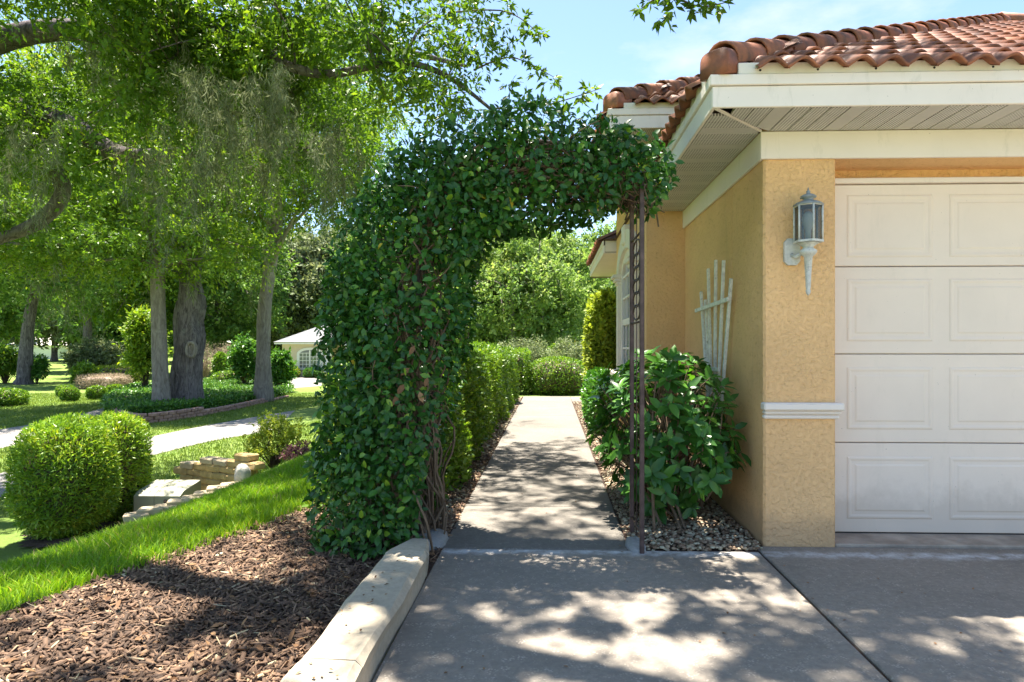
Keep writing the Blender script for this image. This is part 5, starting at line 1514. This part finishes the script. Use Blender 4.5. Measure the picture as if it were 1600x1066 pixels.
L5 = [root + [.9, -.2, 6.8], np.array([-8, 6.0, 8.0]), np.array([-5.4, 3.2, 8.6]), np.array([-3.0, 1.4, 8.4]), np.array([-1.0, .6, 7.8])]
L6 = [root + [.6, 0, 5.4], np.array([-8.6, 9.8, 6.0]), np.array([-6.0, 11.4, 6.6]), np.array([-3.4, 12.0, 6.8]), np.array([-1.6, 12.2, 6.5])]
L7 = [root + [1.1, -.3, 7.4], np.array([-8.6, 9.0, 8.8]), np.array([-6.0, 8.8, 9.6]), np.array([-3.4, 8.0, 9.6]), np.array([-1.4, 7.2, 9.0])]
for i, (pl, rr) in enumerate(((L1, (.36, .29, .25, .21, .16, .11, .07, .03)), (L2, (.15, .14, .13, .12, .10, .07)), (L3, (.24, .18, .13, .11, .09, .058, .046, .04, .03, .018, .008)), (L4, (.28, .22, .16, .12, .08, .03)), (L5, (.24, .18, .13, .09, .03)), (L6, (.24, .18, .12, .08, .03)), (L7, (.22, .18, .13, .09, .03)))):
    P_, _ = limb(oak, pl, rr, MAT['bark'], 44, 12, 'limb', .08, 20 + i)
    nodes.append(P_[8:])
nodes = np.concatenate(nodes)
near_l = np.concatenate([smooth_line(L3, 60)[16:52], smooth_line(L1, 60)[14:], smooth_line(L2, 40)])
near_l = np.repeat(near_l, 3, 0) + rng.normal(size=(len(near_l) * 3, 3)) * np.array([.45, .45, .35])
n_own = 2600 + 330 + 420
near_l = np.concatenate([near_l, np.array([at(rng.uniform(430, 740), rng.uniform(0, 190), rng.uniform(7.6, 11)) for _ in range(130)])])
Ck = np.concatenate([ellipsoid_points((-5.2, 7.0, 6.6), (8.2, 7.6, 4.2), 2600, .12, -.95), ellipsoid_points((-1.2, 3.6, 7.6), (3.8, 3.4, 1.6), 330, .0, -1.0), ellipsoid_points((-6.2, 8.6, 4.4), (4.0, 3.0, 1.8), 420, .1, -1.0),
    ellipsoid_points((-7.2, 12.4, 5.6), (5.0, 3.4, 3.0), 620, .1, -1.0), ellipsoid_points((-3.4, 11.0, 5.4), (2.6, 2.0, 2.2), 260, .1, -1.0), ellipsoid_points((-12.5, 13.0, 5.0), (4.0, 3.4, 3.0), 140, .1, -1.0), ellipsoid_points((-4.6, 7.4, 5.0), (3.4, 1.5, 1.7), 330, .0, -1.0), ellipsoid_points((-8.0, 9.5, 5.6), (3.5, 2.0, 1.6), 260, .0, -1.0), near_l])
px, py, tt = project(Ck)
right = np.interp(py, [-60, 0, 60, 130, 180, 230], [770, 770, 770, 755, 790, 700])
bottom = np.interp(px, [-100, 0, 100, 200, 330, 420, 520, 600, 700, 800], [400, 385, 400, 395, 375, 330, 290, 225, 190, 170])
infr = (tt > .3) & (px > -140) & (px < 1750) & (py > -70) & (py < 1150)
ok = ~infr | ((px < right - 15) & (py < bottom - 25) & (tt > 6.0))
ok &= ~((Ck[:, 0] > -.2) & (Ck[:, 2] < 4.2)) & (Ck[:, 2] > 2.2) & ~((tt < 5.2) & (Ck[:, 2] < 4.4))
ok &= (noise3(Ck, 1.15, 77) > np.where(infr, -.16, -.30))
# open the crown above the sunny bank, the clipped bush, the far path and the hedge
sh = Ck[:, :2] - (Ck[:, 2:3] + .4) * np.array([[SUN_DIR.x, SUN_DIR.y]]) / SUN_DIR.z
ssh = xe(sh[:, 1]) - sh[:, 0]
pk = np.where((sh[:, 1] < 4.6) & (sh[:, 0] > -1.2), np.where(noise3(Ck, 2.6, 5) > .08, 1.0, .05), .8)  # patchy clump gaps above the drive, shaped for its dapples
pk[(sh[:, 1] > 7.5) & (sh[:, 0] > -2.0)] = .12
pk[(sh[:, 1] > 4.6) & (sh[:, 1] <= 7.5) & (sh[:, 0] > -1.6)] = .75
pk[(sh[:, 0] < -.9) & (ssh < 0) & (sh[:, 1] < 4.6)] = .30
pk[(ssh > .1) & (ssh < 2.4) & (sh[:, 1] > 2.5) & (sh[:, 1] < 9)] = .30
pk[np.hypot(sh[:, 0] + 6.0, sh[:, 1] - 8.4) < 2.0] = .04
pk[(sh[:, 1] > 7) & (sh[:, 0] < -3.4) & (sh[:, 0] > -5.8) & (sh[:, 1] < 11)] = .25
ok &= (rng.random(len(Ck)) < pk) | ((np.arange(len(Ck)) >= n_own) & (pk > .28) & (rng.random(len(Ck)) < np.where((sh[:, 0] < -8.5), .3, .9)))
over = ok & (sh[:, 1] < 4.8) & (sh[:, 0] > -1.4) & (Ck[:, 2] > 5.0)
Cov = np.repeat(Ck[over], 3, 0) + rng.normal(size=(int(over.sum()) * 3, 3)) * .16  # extra overhead clumps added to sharpen dapples on the drive
keep_in = ~(infr & (px > 480) & (noise3(Ck, 2.2, 91) < -.25)) & (rng.random(len(Ck)) < np.where(infr, .92, 1.0))
Ck = Ck[ok & keep_in]
sec = Ck[rng.choice(len(Ck), 240, replace=False)]
mb = MB(); extra = []
for c_ in sec:
    d_ = ((nodes - c_) ** 2).sum(1); a_ = nodes[d_.argmin()]; l_ = math.sqrt(d_.min())
    if l_ > 1.8: continue
    P_ = bez(a_, c_, .06, 8, .08, .10); mb.tube(P_, list(np.linspace(.012 + .008 * min(l_, 3), .005, 8)), 5, False); extra.append(P_[2:])
mb.build('branches', MAT['bark'], oak, kind='stuff')
allnodes = np.concatenate([nodes] + extra)
dmin = np.array([((allnodes - c_) ** 2).sum(1).min() for c_ in Ck])
twig_net(oak, allnodes, Ck[dmin < 1.2], MAT['twig'], .006, 'twigs', 3, 3)
# single sprays that reach out against the sky
spr = [(1010, 6, 5.0), (1035, 18, 5.0), (1062, 8, 5.0), (1090, 14, 5.0), (1118, 4, 5.0), (1040, -12, 5.0), (1085, -16, 5.0), (812, 28, 7), (828, 45, 7), (842, 52, 7), (795, 8, 7), (800, 70, 7), (822, 92, 7), (840, 115, 7), (862, 122, 7),
       (850, 168, 7), (880, 160, 7), (905, 148, 7), (925, 140, 7), (820, 150, 7), (795, 130, 7), (785, 95, 7), (778, 60, 7)]
SP = np.array([at(*s_) for s_ in spr])
mb = MB()
for ch in (((1030, -90, 5.0), (1042, -12, 5.0), (1035, 20, 5.0)), ((1042, -12, 5.0), (1090, 10, 5.0), (1135, 4, 5.0)), ((1042, -12, 5), (1015, 4, 5), (1002, 14, 5)), ((700, 20, 7.1), (790, 18, 7), (845, 55, 7)), ((740, 110, 7.1), (800, 90, 7), (868, 122, 7)), ((770, 170, 7), (850, 165, 7), (940, 138, 7))):
    mb.tube(smooth_line([at(*c_) for c_ in ch], 10), list(np.linspace(.012, .003, 10)), 5, False)
mb.build('spray_twigs', MAT['twig'], oak, kind='stuff')
P1, D1 = clump_leaves(Ck, .42 * rng.uniform(.65, 1.35, len(Ck)), 8, 16, .22)
P3_, D3_ = clump_leaves(Cov, .30, 8, 12, .2)
P1, D1 = np.concatenate([P1, P3_]), np.concatenate([D1, D3_])
P2, D2 = clump_leaves(SP, .115, 5, 7, .15)
pxl, pyl, tl = project(P1)
shl = P1[:, :2] - (P1[:, 2:3] + .2) * np.array([[SUN_DIR.x, SUN_DIR.y]]) / SUN_DIR.z  # where each leaf shades; culled below to let sun through
gapl = (np.hypot(shl[:, 0] + 6.2, shl[:, 1] - 8.1) < .95) & (rng.random(len(P1)) < .85)
gapl |= (shl[:, 1] > 8) & (shl[:, 0] > -2.2) & (shl[:, 0] < .6) & (rng.random(len(P1)) < .6)
fl = noise3(np.column_stack([shl, np.zeros(len(shl))]), 6.5, 64) + .9 * noise3(np.column_stack([shl, np.zeros(len(shl))]), 15.0, 65)
gapl |= (shl[:, 1] > .8) & (shl[:, 1] < 7.5) & (shl[:, 0] > -2.2) & (shl[:, 0] < 4.5) & (fl > np.interp(shl[:, 1], [2.0, 2.9, 3.3, 4.3, 4.8], [.10, .18, .40, .40, .30])) & (rng.random(len(P1)) < .96)  # gap pattern cut into the overhead leaves to shape sun flecks
bad = gapl | (tl > 0) & (pxl > 945) & (pxl < 1700) & (pyl > 20) & (pyl < 1066)
P1, D1 = P1[~bad], D1[~bad]
P_ = np.concatenate([P1, P2]); D_ = np.concatenate([D1, D2])
L = .088 * rng.uniform(.6, 1.25, len(P_))
tone = np.clip(.40 + .32 * noise3(P_, 1.8, 41) + rng.normal(0, .18, len(P_)), 0, 1)
leaves('crown', MAT['oak'], oak, P_, D_, up_normals(len(P_), .6), L, L * .40, False, tone)
# moss beards under the limbs in view
mp = [];
for px_, py_, t_, k_ in ((300, 110, 8.6, 26), (360, 130, 8.5, 30), (420, 140, 8.4, 24), (250, 60, 8.9, 16), (150, 40, 11.3, 14), (210, 120, 11.1, 16), (330, 225, 10.9, 22), (240, 245, 11.1, 18), (60, 210, 11.7, 20), (400, 235, 10.7, 18), (460, 190, 10.4, 18), (515, 215, 10.3, 14), (540, 225, 10.2, 10), (130, 0, 11.5, 10), (20, 190, 11.9, 14)):
    for _ in range(k_): mp.append(at(px_ + rng.normal() * 24, py_ + rng.normal() * 20, t_ + rng.normal() * .35))
for px_, py_, k_ in ((290, 95, 14), (330, 110, 16), (370, 120, 16), (410, 130, 16), (450, 150, 12), (230, 70, 8), (160, 30, 8), (320, 215, 12), (250, 235, 10), (70, 215, 12), (520, 200, 8), (545, 215, 6), (400, 220, 10), (20, 195, 8)):
    for _ in range(k_ // 2): mp.append(at(px_ + rng.normal() * 26, py_ + rng.normal() * 26, 7.0 + rng.normal() * .6))
mp = np.array(mp)
moss_mesh('moss', MAT['moss'], oak, mp, rng.uniform(.25, 1.15, len(mp)), 230, .075)

# ------------------------------------------------------------------ middle-distance plantings on the lower lawn
def small(name, label, px, ybot, w, h, mat, e=2.6, n=2200, leaf=(.12, .45), cat='bush', group=None, t=None, core='twig', depth=.9, scale=.85):
    t_ = (CAM_H - LOW) / ((ybot - 541) / 1000.) if t is None else t
    x, y = gx(px, t_); rw_ = w * t_ / 2000.; hh_ = h * t_ / 1000.
    return clipped_bush(name, label, (x, y, LOW + hh_ / 2), (rw_, max(rw_ * depth, .25), hh_ / 2), e, n, leaf, mat, cat, group, core, scale, .2)
def loose(name, label, px, ybot, w, h, mat, n=2600, leaf=(.2, .42), cat='shrub', t=None, nst=60):
    t_ = (CAM_H - LOW) / ((ybot - 541) / 1000.) if t is None else t
    x, y = gx(px, t_); r_ = w * t_ / 2000.; hh_ = h * t_ / 1000.
    return airy_shrub(name, label, (x, y, LOW + hh_ * .54), (r_ * .8, r_ * .8, hh_ * .44), n, leaf, mat, cat, nst, base=(x, y, LOW))
G = 'small clipped balls on the far lawn'
for px, yb, w, h, lb in ((109, 627, 24, 20, 'small clipped green ball standing in front of its close twin'), (151, 624, 25, 20, 'small clipped green ball midway between the twin balls and the pale oak'), (180, 620, 22, 18, 'small clipped green ball closest to the pale oak trunk'), (103, 620, 24, 17, 'small clipped green ball half hidden behind its close twin')):
    small('clipped_ball', lb, px, yb, w, h, 'hedge', 2.8, 2200, (.09, .45), 'topiary', G)
small('straw_hedge', 'straw coloured dry clipped hedge beside the small green balls', 163, 607, 62, 20, 'straw', 5, 4500, (.20, .12), 'hedge', None, None, 'thatch')
small('flat_hedge', 'flat green hedge behind the straw coloured hedge', 178, 603, 70, 26, 'lime', 5, 3500, (.16, .45), 'hedge', None, 42)
loose('round_shrub', 'leafy rounded shrub left of the straw coloured hedge', 134, 606, 42, 38, 'hedge', 3500, (.20, .45), 'shrub', None, 80)
loose('big_shrub', 'broad loose shrub behind the clipped hedges', 158, 597, 100, 62, 'grey', 9000, (.26, .42), 'shrub', 45, 150)
small('low_hedge', 'low hedge running off beside the concrete drive', -2, 634, 72, 25, 'hedge', 2.8, 4500, (.11, .45), 'hedge', None, None)
loose('round_shrub', 'tall leafy shrub behind the low hedge', 8, 604, 56, 58, 'hedge', 5000, (.24, .42), 'shrub', 42, 90)
loose('round_shrub', 'dark shrub at the foot of the mossy trunk', 58, 600, 24, 44, 'cover', 3500, (.24, .42), 'shrub', 41.5, 80)
loose('upright_shrub', 'upright yellow-green shrub behind the pale oak trunk', 226, 604, 46, 132, 'oak_lime', 8000, (.22, .45), 'shrub', 33, 110)
small('low_hedge', 'boxy low hedge in front of the slender oak', 370, 603, 58, 22, 'hedge', 4, 4000, (.14, .45), 'hedge', None, None)
loose('round_shrub', 'dark rounded shrub next to the slender oak trunk', 437, 592, 38, 66, 'cover', 5000, (.22, .45), 'shrub', 34, 80)
loose('round_shrub', 'dark shrub on the other side of the slender oak trunk', 382, 594, 40, 84, 'cover', 5000, (.22, .45), 'shrub', 35, 90)
small('cone_topiary', 'little cone shaped topiary near the bare shrub', 345, 590, 22, 44, 'hedge', 2.0, 2500, (.18, .45), 'topiary', None, 45)
small('clipped_ball', 'clipped ball under the cone shaped topiary', 340, 600, 18, 18, 'hedge', 2.5, 1500, (.12, .45), 'topiary', None, 40)
small('house_bush', 'yellow bush below the arched window of the pale house', 458, 589, 17, 16, 'lime', 2.4, 1200, (.2, .45), 'bush', None, 49.5)
small('house_bush', 'green bush under the arched window of the pale house', 488, 589, 24, 14, 'cover', 2.4, 1400, (.2, .45), 'bush', None, 49.3)
loose('round_shrub', 'grey green shrub beside the white porch column', 530, 603, 56, 24, 'grey', 3000, (.2, .45), 'shrub', 40, 60)
for px, t_, lb in ((318, 47, 'bare pinkish twiggy shrub between the gnarled oak and the cone topiary'), (352, 46, 'bare pinkish twiggy shrub right behind the cone topiary'), (366, 49, 'bare pinkish twiggy shrub between the cone topiary and the slender oak')):
    x, y = gx(px, t_)
    airy_shrub('bare_shrub', lb, (x, y, LOW + 1.5), (1.3, 1.1, 1.2), 700, (.18, .12), 'straw', 'shrub', 130, 'bare twiggy shrubs', 'thatch', base=(x, y, LOW))

# ------------------------------------------------------------------ neighbour house with grey tile roof
nh = thing('pale_house', (*gx(520, 53), LOW), 'pale house with grey tile hip roof and arched window', 'house')
TN = 50.5
hx0, hy0 = gx(441, TN); hx1, _ = gx(507, TN)
zE = CAM_H + .004 * TN
MB().box(hx0, hx1, hy0, hy0 + 8, LOW - .1, zE).build('wall', MAT['nwall'], nh)
MB().box(hx1 + .002, hx1 + 9, hy0 + 1.6, hy0 + 8, LOW - .1, zE).build('wall', MAT['nwall'], nh)
# stepped courses of a hip roof
rf = None
ox0, oy0, ox1 = hx0 - .5, hy0 - .5, hx1 + 9.5
crs = 15
rr_ = MB()
for i in range(crs):
    a, b_ = i * .33, (i + 1) * .33
    for (f, lst) in (('f', [(ox0 + a, oy0 + a), (ox1 - a, oy0 + a), (ox1 - b_, oy0 + b_), (ox0 + b_, oy0 + b_)]), ('l', [(ox0 + a, oy0 + 10 - a), (ox0 + a, oy0 + a), (ox0 + b_, oy0 + b_), (ox0 + b_, oy0 + 10 - b_)])):
        z0, z1 = zE + .10 + i * .165 + .035, zE + .10 + (i + 1) * .165
        q = [(lst[0][0], lst[0][1], z0), (lst[1][0], lst[1][1], z0), (lst[2][0], lst[2][1], z1), (lst[3][0], lst[3][1], z1)]
        mb = MB().prism(q, (0, 0, -.05))
        if rf is None: rf = mb.build('roof', MAT['nroof'], nh)
        else: mb.build('tile_course', MAT['nroof'], rf)
MB().box(ox0 + .3, ox1, oy0 + .3, oy0 + 9.7, zE, zE + .12).build('eave', MAT['ntrim'], nh)
MB().box(ox0 + .05, ox1, oy0 + .05, oy0 + .12, zE - .05, zE + .10).build('fascia_board', MAT['ntrim'], nh)
wx0, wx1 = gx(469, TN)[0], gx(502, TN)[0]; wc = (wx0 + wx1) / 2; hw_ = (wx1 - wx0) / 2
wzb, wzc = CAM_H - .034 * TN, CAM_H - .013 * TN
def arch_poly(hw, zb_, zc, k, y): return [(wc - hw, y, zb_), (wc + hw, y, zb_)] + [(wc + hw * math.cos(a), y, zc + k * math.sin(a)) for a in np.linspace(0, math.pi, 13)]
wn_ = MB().prism(arch_poly(hw_ + .22, wzb - .15, wzc, .55, hy0 - .09), (0, .085, 0)).build('window', MAT['ntrim'], nh)
MB().prism(arch_poly(hw_, wzb, wzc, .36, hy0 - .10), (0, .008, 0)).build('pane', MAT['pane'], wn_)
for k in range(7):
    xx = wx0 + (wx1 - wx0) * k / 6; w_ = .05 if k == 3 else .018
    MB().box(xx - w_, xx + w_, hy0 - .125, hy0 - .102, wzb, wzc + (.33 if k == 3 else .14 if 0 < k < 6 else 0)).build('muntin', MAT['ntrim'], wn_)
for k in range(5):
    zz_ = wzb + (wzc - wzb) * k / 4 * 1.1; MB().box(wx0, wx1, hy0 - .122, hy0 - .1015, zz_ - .02, zz_ + .02).build('muntin', MAT['ntrim'], wn_)
for px in (513, 545, 577):
    cx, cyy = gx(px, TN - .3); MB().lathe([(.42, LOW - .1), (.42, LOW + .25), (.30, LOW + .3), (.27, zE - .3), (.36, zE - .2), (.38, zE)], 14, (cx, cyy, 0)).build('column', MAT['ntrim'], nh)
# small yellow cottage seen through the arch
yc = thing('yellow_cottage', (*gx(885, 46), 0), 'small yellow cottage with pale roof among the trees', 'house')
cx0, cy0 = gx(872, 46); zE2 = CAM_H + .020 * 46
MB().box(cx0, cx0 + 4, cy0, cy0 + 4, -.1, zE2).build('wall', MAT['ywall'], yc)
ov = .35
MB().add([(cx0 - ov, cy0 - ov, zE2), (cx0 + 4 + ov, cy0 - ov, zE2), (cx0 + 4 + ov, cy0 + 4 + ov, zE2), (cx0 - ov, cy0 + 4 + ov, zE2), (cx0 + 2, cy0 + 2, zE2 + 1.0)], [(0, 1, 4), (1, 2, 4), (2, 3, 4), (3, 0, 4), (3, 2, 1, 0)]).build('roof', MAT['closure'], yc)
MB().box(cx0 + .05, cx0 + .55, cy0 - .03, cy0 - .002, 0, zE2 - .35).build('door', MAT['darkwin'], yc)
# pale house far off behind the left trees
fh = thing('distant_house', (*gx(40, 120), LOW), 'white walled house glimpsed far off beneath the trees', 'house')
fx, fy = gx(14, 120); fx1, _ = gx(84, 120)
MB().box(fx, fx1, fy, fy + 8, LOW - .1, CAM_H + .2).build('wall', MAT['ntrim'], fh)
MB().add([(fx - .6, fy - .6, CAM_H + .2), (fx1 + .6, fy - .6, CAM_H + .2), (fx1 + .6, fy + 8.6, CAM_H + .2), (fx - .6, fy + 8.6, CAM_H + .2), (fx + 3.5, fy + 4, CAM_H + 2.4), (fx1 - 3.5, fy + 4, CAM_H + 2.4)], [(0, 1, 5, 4), (1, 2, 5), (2, 3, 4, 5), (3, 0, 4), (3, 2, 1, 0)]).build('roof', MAT['closure'], fh)

# ------------------------------------------------------------------ background trees
def btree(label, px, t, h, w, mat, ng=260, cr=1.3, leaf=(.34, .5), seed=1, zlow=.34, trunk=.32, moss=0, base=None, bark='bark', name='oak_tree', gap=None, nl=13, group='trees behind the lawns', lean=0, ml=2.2):
    x, y = gx(px, t); z = LOW if base is None else base
    zc = z + h * (zlow + 1) / 2; rz = h * (1 - zlow) / 2
    return tree(name, label, (x, y, z), [((x, y, z), trunk * 1.5), ((x + lean * .1, y, z + h * .05), trunk * 1.05), ((x + lean * .3, y, z + h * .25), trunk * .85), ((x + lean * .7, y, z + h * .45), trunk * .6), ((x + lean, y, z + h * .7), trunk * .3)],
                [((x + lean, y, zc), (w / 2, w / 2, rz), ng)], cr, 8, nl, leaf, MAT[mat], MAT[bark], group, seed=seed, moss=moss, moss_len=ml, twig_r=.04, gap=gap, sides=10, lower=-.9)
btree('mossy dark oak with thick trunk at the edge of the fairway', 36, 41, 15, 11, 'far', 300, 1.3, (.30, .45), 31, .30, .40, 70, lean=1.2, ml=3.4)
btree('thin dark oak behind the broad loose shrub', 137, 62, 17, 11, 'grey', 260, 1.5, (.42, .45), 32, .36, .42, 70, ml=4)
btree('leafy oak crown rising behind the upright shrub', 215, 52, 15, 10, 'oak', 260, 1.5, (.36, .45), 33, .22, .35, 30)
btree('dense green tree between the island oaks', 340, 58, 15, 12, 'far', 320, 1.6, (.40, .5), 34, .12, .35, 20)
btree('grey green tree rising behind the pale house', 455, 74, 16, 14, 'grey', 380, 1.9, (.50, .5), 35, .10, .4, 20)
btree('broad grey green tree over the pale house roof', 545, 78, 18, 15, 'grey', 380, 2.0, (.52, .5), 36, .10, .4, 0)
btree('dark tree closing the fairway at the far left', -60, 66, 16, 15, 'far', 300, 1.8, (.46, .5), 37, .12, .4, 40, ml=3.5)
btree('distant grey oak across the fairway', 85, 105, 13, 17, 'grey', 260, 2.4, (.7, .5), 38, .22, .45, 60, ml=4)
btree('distant dark oak to the right of the fairway', 190, 98, 15, 16, 'far', 280, 2.2, (.65, .5), 39, .10, .45, 30, ml=4)
btree('distant oak far behind the bare shrubs', 285, 92, 18, 16, 'far', 300, 2.2, (.6, .5), 40, .06, .45, 20)
btree('distant oak far behind the slender oak', 395, 100, 18, 17, 'far', 300, 2.3, (.65, .5), 41, .05, .45, 0)
btree('tall tree behind the vine covered column', 640, 60, 15, 13, 'far', 320, 1.7, (.42, .5), 42, .05, .4, 0)
btree('pale green spreading tree seen through the arch', 800, 34, 7.6, 7.6, 'pale', 340, .85, (.21, .5), 43, .02, .20, 0, base=0.0, bark='bark2', name='shade_tree', group='trees beyond the path')
btree('mid green tree with forked trunk beside the yellow cottage', 880, 37, 7.8, 6.0, 'pale', 300, .85, (.22, .5), 44, .22, .16, 0, base=0.0, name='shade_tree', group='trees beyond the path', lean=-.9)
btree('bluish green tree behind the vine column inner edge', 738, 38, 8.0, 5.5, 'far', 260, .9, (.24, .5), 45, .02, .2, 0, base=-.1, name='shade_tree', group='trees beyond the path')
btree('taller tree rising behind the house eave', 960, 42, 9.2, 7.0, 'pale', 300, 1.0, (.25, .5), 46, .05, .2, 0, base=0.0, name='shade_tree', group='trees beyond the path')
btree('deep green tree filling the gap behind the pale spreading tree', 840, 56, 9.5, 12, 'far', 360, 1.4, (.34, .5), 47, .0, .3, 0, base=0.0, name='shade_tree', group='trees beyond the path')
# far wood that closes the horizon: one mass
n = 2600
th = rng.uniform(-1.25, 1.25, n); R_ = rng.uniform(150, 210, n)
Cw = np.column_stack([np.sin(th) * R_, np.cos(th) * R_, LOW + rng.random(n) ** .8 * 13 * (.75 + .25 * np.sin(th * 37) * np.sin(th * 13 + 1))])
P_, D_ = clump_leaves(Cw, 3.6, 6, 6, .1)
leaves('far_wood', MAT['far'], None, P_, D_, up_normals(len(P_), .5), 1.5 * rng.uniform(.6, 1.3, len(P_)), .85, False)['label'] = 'distant belt of woodland along the horizon'

tri = sum(len(o.data.polygons) for o in sc.objects if o.type == 'MESH')
print('objects', len(sc.objects), 'polys', tri, 'tiles', nA, nB, nC, nD, nE)
